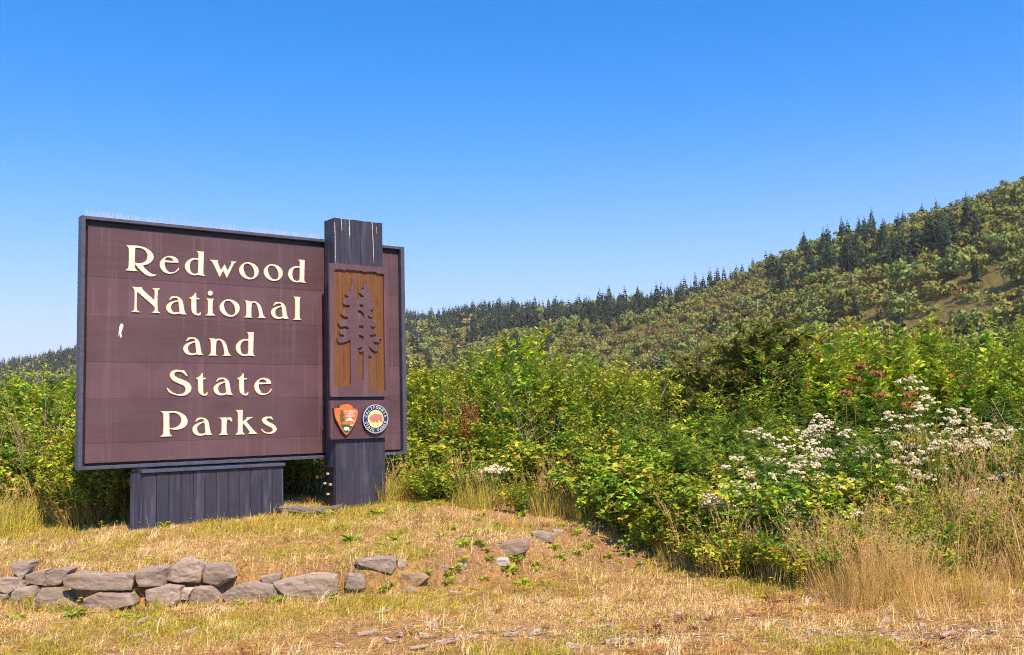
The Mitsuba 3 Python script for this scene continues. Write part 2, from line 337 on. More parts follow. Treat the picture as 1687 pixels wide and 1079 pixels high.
DATA = {'glyph':{'R':[[6,290,105,297,170,294,228,279,280,247,310,209,315,176,304,142,275,109,236,86,188,74,224,35,263,1,305,-22,348,-24,335,-37,289,-46,244,-40,205,-16,159,27,107,83,102,66,108,30,134,4,70,3,0,6,25,21,38,42,41,161,39,256,26,275],[105,272,144,275,189,269,225,246,245,207,248,174,236,136,210,111,165,96,126,94,102,101]],'e':[[217,136,212,168,188,193,154,206,114,210,74,198,38,174,12,142,0,107,6,67,29,32,62,8,102,-2,142,2,182,19,212,45,224,70,221,77,196,41,166,20,129,14,95,23,72,52,56,91,55,132],[56,151,64,176,87,192,118,192,148,176,165,150]],'d':[[134,293,165,291,224,292,220,160,215,29,229,12,246,1,187,5,156,9,111,0,63,8,26,36,2,72,0,113,18,155,56,189,103,208,159,205,162,259,151,279],[159,187,117,192,83,177,59,148,53,106,60,59,80,26,115,16,146,24,158,45]],'w':[[0,200,106,203,93,191,104,159,135,83,184,157,220,82,268,171,271,190,251,200,333,201,310,189,294,169,211,-2,165,85,122,1,33,179,18,189]],'o':[[107,207,158,203,206,183,239,151,251,114,245,72,217,32,174,5,131,-3,88,4,41,27,10,63,0,103,10,142,41,178,72,199],[107,192,139,185,166,161,190,121,199,76,194,41,166,17,131,17,103,28,72,63,55,111,51,148,64,176,84,189]],'N':[[2,289,115,290,122,262,191,204,256,150,262,247,255,269,229,288,321,290,304,276,289,258,290,35,303,19,323,4,228,5,257,23,263,47,260,73,159,158,65,238,55,195,56,37,67,18,97,5,0,3,22,16,35,36,36,247,26,269]],'a':[[34,165,62,205,109,208,149,202,180,176,194,143,208,56,218,22,237,4,174,2,157,13,124,1,84,-2,44,8,13,33,0,66,6,100,36,132,83,151,139,164,136,184,116,193,82,190,56,176,39,161],[142,154,96,138,63,116,51,82,60,46,83,22,117,18,157,30]],'t':[[0,198,37,217,61,242,72,264,80,257,82,206,119,200,117,191,82,189,83,42,90,19,107,13,124,24,135,38,138,24,129,2,104,-6,66,4,38,26,26,60,25,186,3,192]],'i':[[1,200,96,204,83,175,80,44,94,21,115,4,0,1,24,18,30,42,29,173,20,189],[84,271,81,258,73,248,61,241,48,241,37,245,28,255,26,267,28,280,36,291,48,297,61,298,73,293,81,283]],'n':[[4,203,66,203,89,190,118,202,155,197,192,174,218,139,244,34,259,15,277,1,173,-2,195,14,197,39,180,116,162,165,140,185,110,184,92,165,89,20,95,6,114,0,0,-1,26,17,31,46,29,172,18,193]],'l':[[5,286,99,287,89,252,86,26,98,8,116,-2,0,-5,23,9,30,31,31,249,23,274]],'S':[[240,223,219,232,197,257,155,276,112,276,87,261,83,239,100,218,151,193,219,170,267,138,287,96,280,53,246,15,195,-3,127,-1,68,16,21,41,0,88,13,85,42,54,93,20,152,11,199,24,220,53,220,87,194,117,143,138,83,163,45,197,34,235,45,269,83,293,125,297,167,288,189,295,210,279,227,253]],'P':[[0,290,99,288,172,289,241,268,291,230,315,180,306,129,269,94,210,77,155,76,102,89,105,39,119,16,137,4,69,3,0,2,29,19,38,50,38,249,25,274],[99,270,158,274,204,255,236,222,244,176,228,136,191,105,141,94,102,98]],'r':[[0,202,87,205,92,190,121,205,145,204,165,168,150,154,131,178,106,183,92,165,89,29,97,10,117,0,1,-1,27,17,34,40,34,166,24,190]],'k':[[0,288,89,291,84,147,144,188,139,202,224,203,189,190,134,153,229,39,274,-1,164,2,179,21,169,45,94,132,84,118,87,28,99,12,119,-1,0,-2,25,16,32,44,32,247,20,273]],'s':[[159,162,143,172,123,185,82,186,66,169,92,141,154,114,195,79,203,45,179,12,138,-6,81,-3,30,16,0,57,12,57,41,25,86,7,133,13,158,37,143,66,87,93,31,126,12,160,26,189,66,205,107,202,128,206,149,182]]},'place':[['R',0.484,2.218],['e',0.869,2.218],['d',1.164,2.218],['w',1.46,2.218],['o',1.825,2.218],['o',2.141,2.218],['d',2.465,2.218],['N',0.556,1.748],['a',0.947,1.748],['t',1.216,1.748],['i',1.413,1.748],['o',1.581,1.748],['n',1.888,1.748],['a',2.235,1.748],['l',2.529,1.748],['a',1.148,1.275],['n',1.448,1.275],['d',1.785,1.275],['S',0.96,0.804],['t',1.301,0.804],['a',1.511,0.804],['t',1.803,0.804],['e',2.017,0.804],['P',0.89,0.335],['a',1.261,0.335],['r',1.578,0.335],['k',1.782,0.335],['s',2.102,0.335]],'recess':[2935,2361,2978,2371,3020,2372,3092,2361,3101,2378,3144,2376,3154,2357,3173,2376,3251,2373,3319,2373,3363,2359,3427,2372,3516,2374,3565,2356,3641,2356,3650,2335,3642,1994,3645,1494,3650,1128,3648,836,3608,819,3446,867,3413,910,3350,953,3297,948,3268,978,3215,953,3148,914,3100,891,3015,895,2997,880,2917,876,2914,1204,2925,1702,2931,2042],'sil':[3183,2229,3161,2142,3156,2107,3132,2101,3084,2068,3084,2051,3107,2039,3131,2036,3083,1999,3050,1959,3054,1929,3101,1919,3140,1921,3141,1899,3111,1881,3077,1849,3044,1835,3020,1808,3034,1791,3076,1772,3114,1769,3119,1752,3071,1725,3024,1723,2981,1700,2976,1674,3009,1645,3051,1647,3094,1653,3127,1624,3113,1615,3060,1622,3022,1595,2999,1578,3003,1548,3031,1545,3060,1537,3059,1520,3003,1519,2960,1500,2969,1463,2983,1438,3030,1439,3049,1444,3078,1453,3106,1458,3135,1476,3149,1468,3151,1207,3147,842,3409,841,3414,1211,3412,1254,3403,1284,3422,1272,3467,1294,3457,1324,3433,1367,3404,1414,3458,1368,3502,1338,3561,1357,3513,1412,3484,1455,3474,1468,3543,1457,3593,1471,3563,1492,3618,1524,3584,1532,3514,1534,3435,1514,3426,1553,3475,1555,3535,1570,3515,1595,3505,1603,3447,1648,3437,1666,3486,1654,3526,1686,3492,1724,3438,1766,3463,1784,3488,1811,3479,1837,3435,1874,3489,1881,3485,1903,3504,1904,3510,1917,3451,1984,3441,1992,3471,2011,3437,2049,3467,2055,3457,2068,3424,2140,3414,2166,3390,2217,3376,2238,3366,2215,3326,2152,3350,2153,3286,2088,3325,2056,3349,2048,3295,2015,3273,1997,3227,2011,3213,2067,3219,2162,3239,2177,3210,2222,3196,2274],'holes':[[3284,1936,3338,1937,3323,1904,3294,1898],[3254,1857,3293,1863,3322,1843,3349,1814,3345,1766,3326,1761,3312,1804,3273,1832],[3271,1668,3339,1666,3334,1631,3281,1630],[3270,1553,3338,1529,3337,1481,3284,1484],[3253,1372,3307,1394,3316,1382,3277,1338,3306,1323,3335,1339,3333,1124,3329,970,3297,948,3268,978,3260,1123],[3400,1807,3429,1783,3458,1775,3438,1753,3409,1777]],'emb':{'shield':[2893,616,2915,625,2938,629,2958,624,2968,631,2971,653,3012,669,3067,675,3103,670,3134,658,3151,640,3151,621,3190,616,3215,605,3223,568,3217,531,3209,500,3193,454,3172,418,3146,383,3105,329,3063,288,3038,304,2998,350,2969,401,2939,451,2914,496,2900,546],'field':[2976,421,3055,421,3105,415,3151,411,3131,376,3094,336,3059,313,3033,331,3004,368],'mountain':[3040,467,3060,478,3086,497,3112,505,3132,492,3147,476,3180,452,3157,455,3137,467,3121,458,3106,474,3091,461,3070,468,3055,462],'bison':[3016,372,3024,383,3039,390,3059,392,3080,388,3093,379,3096,342,3084,339,3074,355,3059,353,3056,343,3044,344,3036,354,3021,356],'tree':[2993,610,3003,585,3021,580,3010,562,3033,553,3018,542,3035,530,3015,517,3000,508,3025,503,3040,483,3030,462,3009,456,2994,463,2999,422,2986,423,2987,454,2972,464,2979,482,2970,504,2977,518,2965,536,2978,549,2968,561,2985,576,2978,594,2988,597],'bar':[3105,414,3154,413,3150,403,3105,406],'text0':[3031,576,3189,584],'text1':[3071,545,3153,558],'text2':[3051,516,3173,528],'bear':[3379,482,3395,514,3432,530,3459,548,3496,533,3533,537,3559,525,3567,493,3566,442,3547,440,3540,463,3521,470,3505,459,3500,438,3478,439,3479,462,3463,460,3457,439,3444,440,3436,463,3423,449,3405,440,3399,448,3413,473,3394,475]},'drop':[452,1622,474,1599,463,1552,450,1515,457,1469,443,1451,432,1496,418,1463,425,1533,431,1588]}
def glyph(ch):
    cs = [chaikin(xy(c)) for c in DATA['glyph'][ch]]
    if ch == 'i': return unary_union([poly_clean(c) for c in cs])
    p = poly_clean(cs[0])
    for c in cs[1:]: p = p.difference(poly_clean(c))
    return p
shapes = {ch: glyph(ch) for ch in DATA['glyph']}
for ch, u, v in DATA['place']:
    g = shapely.affinity.translate(shapes[ch], u, v)
    k = sp('letter', slab(g, -.046, -.034), 'm_cream')
    part(k, 'outline', place_sign(slab(g.buffer(.0032, join_style=2, mitre_limit=2), -.049, -.038)), 'm_gold')
# streak of bird dropping and small spatters
sp('bird_dropping', slab(poly_clean(xy(DATA['drop'])), -.051, -.045), 'm_guano')
labels[S + '__bird_dropping'] = {'label': 'white bird dropping splashed on the brown board left of the lettering'}
# anti-bird spikes along the top
rng = np.random.default_rng(4)
a = Acc()
def spikes(u0, u1):
    for u in np.arange(u0, u1, .0135):
        for s in (-1, 0, 1):
            if rng.random() < .25: continue
            b = np.array([u + rng.normal(0, .004), .06 + .012 * s, H + .004]); h = rng.uniform(.05, .085)
            tube(a, [b, b + [rng.normal(0, .008), .03 * s, h]], .0012, .0007, (.7, .72, .8))
    a.add(*(lambda m: (m.vertices, m.faces))(box(u0, u1, -.085, -.035, H - .0005, H + .006, .001)), (.7, .72, .8))
spikes(.06, 2.93); spikes(3.68, 4.08)
V, F, C = a.get(); V = V @ SM[:3, :3].T + SM[:3, 3]
put(S + '__bird_spikes', (V, F), 'm_spike'); tag(S + '__bird_spikes', 'row of thin clear bird spikes along the top edge', kind='stuff')
# plinth with a splayed left end
b0, b1, w_front, vb, vt = .688, 2.353, .05, -.80, -.065
edges = np.linspace(b0, b1, 13)
for q in range(12):
    sp('plinth_board', box(edges[q] + .0018, edges[q + 1] - .0018, -.0, w_front + (.0025 if q % 3 == 1 else 0), vb, vt, .004), 'm_board')
# splayed end boards: run back at about 45 degrees
ang = math.radians(40)
for q in range(3):
    L0 = .060
    e0 = np.array([b0 + .001, w_front - .002]) + q * L0 * np.array([-math.sin(ang), -math.cos(ang)])
    m = box(.0015, L0 - .0015, -.03, 0, vb, vt, .004)
    d = np.array([-math.sin(ang), -math.cos(ang)]); nrm = np.array([-math.cos(ang), math.sin(ang)])
    R = np.eye(4); R[:3, 0] = [d[0], -d[1], 0]; R[:3, 1] = [-nrm[0], nrm[1], 0]; R[:3, 3] = [e0[0], -e0[1], 0]
    m.apply_transform(R)
    if np.linalg.det(R[:3, :3]) < 0: m.invert()
    sp('plinth_board', m, 'm_board')
sp('plinth_core', box(b0 + .03, b1 - .004, -.30, -.03, vb, vt - .01), 'm_dark_panel')
sp('plinth_cap', box(.655, 2.362, -.30, .088, -.062, -.026, .004), 'm_frame')
# post
p0, p1, pb, ptop, pw = 2.955, 3.662, -.75, 3.037, .251
pe = p0 + .001 + np.array([0, .085, .255, .375, .475, .55, .63, .706])
for q in range(7):
    sp('post_board', box(pe[q] + .0012, pe[q + 1] - .0012, pw - .03, pw + (.002 if q % 2 else 0), pb, ptop - .004 * (q % 2), .003), 'm_board')
we = np.linspace(-.015, pw - .032, 4)
for q in range(3):
    sp('post_side_board', box(p0, p0 + .028, we[q] + .001, we[q + 1] - .001, pb, ptop - .003, .003), 'm_board')
    sp('post_side_board', box(p1 - .028, p1, we[q] + .001, we[q + 1] - .001, pb, ptop - .003, .003), 'm_board')
sp('post_core', box(p0 + .03, p1 - .03, -.012, pw - .032, pb, ptop - .012), 'm_dark_panel')
# white streaks down the post
for u, v1, ln, wd in ((3.062, 3.035, .17, .006), (3.170, 3.036, .25, .009), (3.505, 3.034, .12, .007), (3.513, 2.92, .42, .006), (2.966, 2.98, .60, .004), (3.01, 2.46, .10, .006), (3.565, 2.98, .1, .004)):
    n = 10; t = np.linspace(0, 1, n); r2 = np.random.default_rng(int(u * 1000))
    c = u + np.cumsum(r2.normal(.0006, .0012, n)); hw = wd * .5 * (.6 + r2.random(n) * .7) * np.clip((1 - t) * 4, .15, 1)
    v = v1 - t * ln
    sp('dropping_streak', slab(poly_clean(np.vstack([np.stack([c - hw, v], 1), np.stack([c + hw, v], 1)[::-1]])), pw + .0005, pw + .0045), 'm_guano')
# carved plaque
def rrect(u0, v0, u1, v1, r=.03): return shapely.geometry.box(u0 + r, v0 + r, u1 - r, v1 - r).buffer(r, 6)
plq = rrect(2.862, .765, 3.709, 2.445)
rec = poly_clean(xy(DATA['recess'])); sil = poly_clean(xy(DATA['sil']))
for h_ in DATA['holes']: sil = sil.difference(poly_clean(xy(h_)))
sil = sil.buffer(-.004).buffer(.001)
front = plq.difference(rec.difference(sil))
k = sp('carved_plaque', slab(front, pw + .022, pw + .05), 'm_brown')
labels[k] = {'label': 'brown wooden plaque carved with two tall redwood trees'}
bk = plq.buffer(-.004).bounds
ue = np.linspace(bk[0], bk[2], 9) + np.array([0, .01, -.012, .006, -.01, .012, -.006, .004, 0])
for q in range(8):
    part(k, 'stained_board', place_sign(box(ue[q] + .0008, ue[q + 1] - .0008, pw + .004, pw + .0215, bk[1], bk[3], .0012)), 'm_stained')
# lower plaque with the two emblems
k2 = sp('emblem_plaque', slab(rrect(2.858, .24, 3.698, .721), pw + .004, pw + .05), 'm_brown_b')
E = {n: xy(c) for n, c in DATA['emb'].items()}
wb, wf = pw + .0505, pw + .093
sh = poly_clean(chaikin(E['shield'], 40))
e1 = sp('arrowhead_emblem', slab(sh, wb, wf), 'm_orange'); labels[e1] = {'label': 'orange arrowhead shaped emblem with tree, mountain and bison'}
part(e1, 'border', place_sign(slab(sh.buffer(.007), wb + .0005, wf - .006)), 'm_orange_dark')
part(e1, 'green_field', place_sign(slab(poly_clean(E['field']), wf - .002, wf + .004)), 'm_emblem_green')
part(e1, 'mountain', place_sign(slab(poly_clean(E['mountain']), wf - .002, wf + .004)), 'm_white')
part(e1, 'water_bar', place_sign(slab(poly_clean(E['bar']), wf - .002, wf + .0045)), 'm_white')
part(e1, 'tree', place_sign(slab(poly_clean(E['tree']), wf - .002, wf + .005)), 'm_tree_green')
part(e1, 'bison', place_sign(slab(poly_clean(chaikin(E['bison'])), wf - .002, wf + .008)), 'm_white')
def flat_text(s, h, u, v, width=None, w=wf + .004, rot=0.0, center=True, bold=True):
    m = meshkit.text_mesh(s, h, .004, bold=bold); x0, x1 = m.bounds[:, 0]
    if center: m.apply_translation([-(x0 + x1) / 2, -h / 2, 0])
    if width: m.apply_scale([width / (x1 - x0), 1, 1])
    c, s_ = math.cos(rot), math.sin(rot)
    m.apply_transform(np.array([[c, -s_, 0, u], [s_, c, 0, v], [0, 0, 1, 0], [0, 0, 0, 1.]]))
    m.apply_transform(np.array([[1, 0, 0, 0], [0, 0, -1, -(w - .002)], [0, 1, 0, 0], [0, 0, 0, 1.]]))
    return m
for n, s in (('text0', 'NATIONAL'), ('text1', 'PARK'), ('text2', 'SERVICE')):
    t = E[n]; part(e1, 'lettering', place_sign(flat_text(s, .021, t[:, 0].mean(), t[:, 1].mean(), abs(t[1, 0] - t[0, 0]))), 'm_white')
RC, RR = (3.474, .481), .180
def disc(r, w0, w1, n=56):
    return slab(Polygon([(RC[0] + r * math.cos(t), RC[1] + r * math.sin(t)) for t in np.linspace(0, 2 * np.pi, n, endpoint=False)]), w0, w1)
e2 = sp('round_emblem', disc(RR, wb, wf), 'm_navy'); labels[e2] = {'label': 'round navy and cream emblem with a bear'}
ring = Polygon([(RC[0] + RR * 1.012 * math.cos(t), RC[1] + RR * 1.012 * math.sin(t)) for t in np.linspace(0, 2 * np.pi, 56, endpoint=False)])
part(e2, 'rim', place_sign(slab(ring.difference(ring.buffer(-.010)), wf - .008, wf + .003)), 'm_spike')
part(e2, 'back_disc', place_sign(disc(RR * 1.005, wb - .0003, wf - .012)), 'm_navy_side')
part(e2, 'cream_field', place_sign(disc(.114, wf - .002, wf + .004)), 'm_cream_field')
for word, ang0, ang1, flip in (('CALIFORNIA', 165, 15, False), ('STATE PARKS', 198, 342, True)):
    for q, ch in enumerate(word):
        if ch == ' ': continue
        an = math.radians(ang0 + (ang1 - ang0) * q / (len(word) - 1)); r = .146
        m = flat_text(ch, .036, RC[0] + r * math.cos(an), RC[1] + r * math.sin(an), None, wf + .004, an + (math.pi / 2 if flip else -math.pi / 2), bold=False)
        part(e2, 'lettering', place_sign(m), 'm_white')
bear = poly_clean(chaikin(E['bear'], 60))
part(e2, 'bear', place_sign(slab(bear, wf - .001, wf + .009)), 'm_bear_pink')
part(e2, 'bear_outline', place_sign(slab(bear.buffer(.004), wf - .001, wf + .006)), 'm_bear_line')
# service hatch on the shaded side of the post, with four pale blocks
sp('side_hatch', box(p0 - .012, p0 - .001, -.02, .215, -.58, -.10, .003), 'm_dark_panel')
for w_, v_ in ((.08, -.19), (.0, -.31), (.15, -.32), (.08, -.44)):
    sp('hatch_block', box(p0 - .036, p0 - .0125, w_ - .022, w_ + .022, v_ - .014, v_ + .014, .004), 'm_wood_block')

# ---------------------------------------------------------------- stones
LAY = {'stones':[[9082,-4589,397,-4501,399,-4405,399,-4411,332,-4470,240,-4574,323],[8985,-4403,307,-4316,334,-4222,342,-4219,203,-4354,220,-4409,254],[8870,-4161,345,-4075,372,-3995,374,-3941,359,-4019,237,-4112,213,-4166,254],[8675,-3925,305,-3893,343,-3606,338,-3319,323,-3331,202,-3630,206,-3813,213,-3917,248],[8738,-3331,358,-3212,366,-3075,365,-3080,217,-3290,216,-3330,294],[8815,-3094,250,-3055,366,-2950,435,-2804,412,-2770,333,-2790,230,-2975,234],[8859,-2791,301,-2751,378,-2565,380,-2505,255,-2644,180,-2777,222],[9041,-4709,266,-4573,282,-4478,273,-4449,206,-4570,129,-4693,159],[8940,-4505,158,-4453,210,-4292,213,-4264,166,-4302,22,-4462,26,-4511,93],[8778,-4212,141,-4161,223,-3990,213,-3830,67,-3868,10,-4000,7,-4224,77],[8597,-3725,149,-3597,196,-3313,177,-3274,94,-3595,19,-3711,22],[8720,-3230,191,-3048,232,-2917,216,-2929,95,-2981,45,-3229,57],[8779,-2949,188,-2831,185,-2883,83,-2949,91],[8784,-2878,95,-2832,197,-2674,193,-2608,88,-2700,26,-2871,30],[8852,-2629,102,-2483,196,-2314,209,-2117,175,-2105,64,-2314,17,-2562,29],[8940,-2301,242,-2113,267,-2122,220,-2248,161],[8870,-2159,206,-1839,268,-1591,262,-1592,105,-1734,22,-1983,-16,-2053,81],[8875,-1539,138,-1503,268,-1361,247,-1344,133,-1433,109],[8936,-1343,219,-1245,208,-1281,165,-1335,175],[8652,-3929,17,-3825,21,-3798,-37,-3928,-40],[8522,-3652,-21,-3551,27,-3385,29,-3371,-34,-3613,-65],[9016,-4679,136,-4571,140,-4555,41,-4636,29]],'rocks':[[8952,-1452,369,-1335,387,-1093,396,-1081,316,-1113,237,-1211,257,-1300,304,-1443,334],[9010,-1082,366,-1001,350,-1020,271,-1074,263],[8971,-1071,198,-1034,247,-872,238,-783,200,-892,124,-1054,136],[8929,-1058,100,-959,132,-898,96,-925,53,-1032,60],[9318,-737,245,-653,252,-645,206,-729,204],[9505,-580,242,-494,249,-486,202,-515,162,-562,176],[10179,-271,318,-66,353,129,374,112,258,13,210,-151,200,-252,247],[9937,-299,153,-247,224,-88,207,-74,148,-190,133],[10693,159,380,277,377,405,348,381,264,167,290],[10987,395,362,517,355,482,308,405,314]],'chips':[[-1097,8111],[-682,7287],[-932,7190],[-667,7631],[-518,7129],[-332,7289],[-48,7370],[107,7392],[647,7030],[786,6965],[652,7531],[-701,7030],[-1113,7425],[-1258,7083],[-2498,7629],[-3016,8031],[-2864,7568],[2139,7090],[2233,6989],[2083,7184],[2951,7003],[2563,6869],[1241,7816],[-414,7173],[-866,7365],[2697,7444],[3313,7058],[179,8435],[-561,8927],[1941,7295],[366,6921],[2900,7287]],'white':[[374,1233,147],[370,1214,136],[353,1212,135],[398,1200,127],[316,1196,126],[347,1178,115],[325,1166,109],[295,1155,103],[346,1162,106],[360,1171,111],[356,1147,98],[413,1176,112],[395,1166,107],[247,1145,100],[249,1108,80],[244,1097,75],[272,1110,81],[262,1127,89],[321,1119,84],[340,1112,80],[362,1102,75],[388,1104,75],[457,1157,101],[468,1157,101],[462,1187,117],[494,1212,132],[547,1246,151],[565,1248,152],[539,1223,137],[534,1209,128],[564,1212,130],[508,1177,111],[515,1207,128],[536,1181,112],[550,1181,112],[563,1175,108],[552,1190,117],[580,1205,125],[599,1210,128],[563,1142,90],[534,1115,77],[554,1117,78],[458,1121,82],[500,1086,64],[525,1309,194],[508,1253,156],[522,1268,166],[476,1235,146],[428,1151,98],[446,1137,90],[238,1074,65],[249,1071,63],[226,1058,58],[288,1071,62],[300,1063,58],[282,1058,56],[293,1048,52],[287,1039,48],[207,1082,69],[213,1071,64],[280,1030,45],[291,1034,46],[296,1025,42],[273,1019,40],[283,989,29],[348,1042,48],[252,967,21],[365,993,28],[-27,1290,89],[-19,1290,92],[-25,1290,81],[-15,1290,86],[-31,1290,77],[-105,1290,91]]}
def rock_mesh(item, depth, seed, rough=.012):
    """A broken stone: the hull of an uneven front face, a smaller face proud of it and a back, subdivided and roughened."""
    r = np.random.default_rng(seed)
    y0 = item[0] / 1000.; p = np.array(item[1:], float).reshape(-1, 2) / 1000.; c = p.mean(0)
    size = np.ptp(p, axis=0).min()
    fr = np.column_stack([p[:, 0], y0 + r.uniform(0, .03, len(p)), p[:, 1]])
    bulge = np.column_stack([c[0] + (p[:, 0] - c[0]) * r.uniform(.74, .96, len(p)), y0 - size * r.uniform(.03, .15, len(p)), c[1] + (p[:, 1] - c[1]) * r.uniform(.72, .94, len(p)) - .02 * size])
    q = c + (p - c) * r.uniform(.7, .98, (len(p), 1))
    bk = np.column_stack([q[:, 0], y0 + depth * r.uniform(.8, 1.1, len(p)), q[:, 1]])
    h = trimesh.convex.convex_hull(np.vstack([fr, bulge, bk]))
    h = trimesh.Trimesh(*trimesh.remesh.subdivide_to_size(h.vertices, h.faces, max(.045, size / 4)), process=True)
    v = np.array(h.vertices); n = np.array(h.vertex_normals)
    h.vertices = v + n * ((meshkit.fbm(v * 9 + seed, 3) - .5) * rough * 1.3 + (meshkit.fbm(v * 30 + seed, 2) - .5) * rough * .8)[:, None]
    return h
tag('stone_wall', 'low crumbling dry stone wall of rough grey blocks edging the bank before the sign', 'stone wall')
for q, it in enumerate(LAY['stones']):
    part('stone_wall', 'stone', rock_mesh(it, .30, q), 'm_rock_pale' if q == 12 else ('m_rock_b' if q in (5, 7, 11, 16) else 'm_rock'), smooth=16)
ROCKS = [('flat dark slab tilted on the bank above the right end of the stone wall', 'm_rock'), ('small tan stone wedged behind the flat slab on the bank', 'm_rock_b'), ('tan rounded stone at the right end of the stone wall', 'm_rock_tan'),
         ('small oval grey stone lying below the tan stone at the wall end', 'm_rock_b'), ('half buried brown stone left of the leafy weed on the bank', 'm_rock_b'), ('small whitish stone beside the leafy weed on the bank', 'm_rock_pale'),
         ('long grey block sticking out of the bank between wall and thicket', 'm_rock'), ('pale worn stone lying just below the long grey block', 'm_rock_pale'), ('grey block higher on the bank beside the brambles', 'm_rock'), ('small dark stone half hidden under the brambles', 'm_rock_b')]
for q, (it, (lab, mt)) in enumerate(zip(LAY['rocks'], ROCKS)):
    k = put(numbered('rock'), rock_mesh(it, .22, 40 + q), mt, smooth=16); tag(k, lab, 'rock')
# weathered plank lying at the foot of the post
def plank(key, x, y, rot, L, Wd, h, mat, lift=.03, tilt=(0, 0)):
    r = np.random.default_rng(int(abs(x * 777 + y * 333)))
    m = trimesh.creation.box((L, Wd, h)); m = trimesh.Trimesh(*trimesh.remesh.subdivide_to_size(m.vertices, m.faces, max(.02, L / 6)), process=True)
    v = np.array(m.vertices); v += (meshkit.fbm(v * 30 + x, 2)[:, None] - .5) * np.array([Wd, Wd, h]) * .5
    m.vertices = v
    m.apply_transform(np.array(at(x, y, float(ground_z(x, y)) + lift, rot, 1, tilt=tilt).matrix, float))
    return put(key, m, mat, smooth=30)
plank('plank', -2.55, 12.02, -.25, .62, .12, .035, 'm_plank', .06, (6, 4)); tag('plank', 'weathered grey plank lying on the grass at the foot of the black post', 'plank')
plank('plank_001', -2.28, 12.16, .35, .30, .09, .04, 'm_plank', .05, (-5, -6)); tag('plank_001', 'short weathered board end beside the grey plank under the post', 'plank')
used['plank'] = 1
rng = np.random.default_rng(12)
for x, y in LAY['chips']:
    k = plank(numbered('wood_chip'), x / 1000, y / 1000, rng.normal(.25, .6), rng.uniform(.05, .15), rng.uniform(.018, .04), rng.uniform(.01, .022), 'm_chip', .028, (rng.normal(0, 8), rng.normal(0, 8)))
    tag(k, 'pale splintered wood chip lying in the dry grass of the foreground', 'wood chip', 'wood chips in the dry grass')

# ---------------------------------------------------------------- plants: prototypes
YG, DG, LIME = (.46, .60, .050), (.26, .43, .050), (.66, .72, .14)
def leafy_shrub(seed, height=2.2, spread=.75, shoots=24, leaf=.13, cols=(YG, DG, LIME)):
    r = np.random.default_rng(seed); a, b = Acc(), Acc()
    for s in range(shoots):
        az = r.uniform(0, 2 * np.pi); rad = spread * math.sqrt(r.random()); h = height * r.uniform(.62, 1.0) * (1 - .22 * (rad / spread) ** 2)
        base = np.array([.35 * rad * math.cos(az), .35 * rad * math.sin(az), 0]); top = np.array([rad * math.cos(az), rad * math.sin(az), h]) + np.append(r.normal(0, .08, 2), 0)
        t = np.linspace(0, 1, 7)[:, None]; bow = np.array([math.cos(az), math.sin(az), 0]) * .12
        pts = base + (top - base) * t + bow * np.sin(t * np.pi) + r.normal(0, .012, (7, 3))
        tube(b, pts, .009, .003, vary(r, (.20, .13, .07), 1, .2)[0])
        lines = [(pts, .22)]
        for q in range(r.integers(3, 6)):
            k = r.uniform(.35, .9); p0 = np.array([np.interp(k, t[:, 0], pts[:, c]) for c in range(3)]); az2 = r.uniform(0, 2 * np.pi); ln = r.uniform(.18, .42) * height / 2.2
            e = p0 + np.array([math.cos(az2) * .5, math.sin(az2) * .5, .85]) * ln
            side = p0 + (e - p0) * np.linspace(0, 1, 4)[:, None]; tube(b, side, .004, .002, (.16, .14, .05)); lines.append((side, .15))
        tone = vary(r, cols[0] if r.random() < .62 else cols[1], 1, .12)[0]
        for pts2, start in lines:
            ln = np.linalg.norm(np.diff(pts2, axis=0), axis=1).sum(); n = max(6, int(ln * (1 - start) / .034))
            k = np.sort(start + (1 - start) * r.random(n) ** .8); tt = np.linspace(0, 1, len(pts2))
            P = np.stack([np.interp(k, tt, pts2[:, c]) for c in range(3)], 1)
            A = np.arange(n) * 2.4 + r.uniform(0, 6); up = .25 + .55 * k + r.normal(0, .25, n)
            D = np.stack([np.cos(A), np.sin(A), up], 1); N = np.stack([-np.cos(A) * up, -np.sin(A) * up, np.ones(n)], 1) + r.normal(0, .35, (n, 3))
            c = vary(r, tone, n, .16, .10); young = (k > .88)[:, None] * r.random((n, 1)); c = c * (1 - .6 * young) + np.array(cols[2]) * .6 * young
            dead = (r.random(n) < .035 + .10 * (k < .35))[:, None]; c = np.where(dead, vary(r, (.40, .22, .06), n), c)
            L = leaf * r.uniform(.6, 1.15, n) * (1 - .35 * (k > .94)); leaves(a, P, D, N, L, L * r.uniform(.42, .58, n), c, curl=.12)
    return a, b
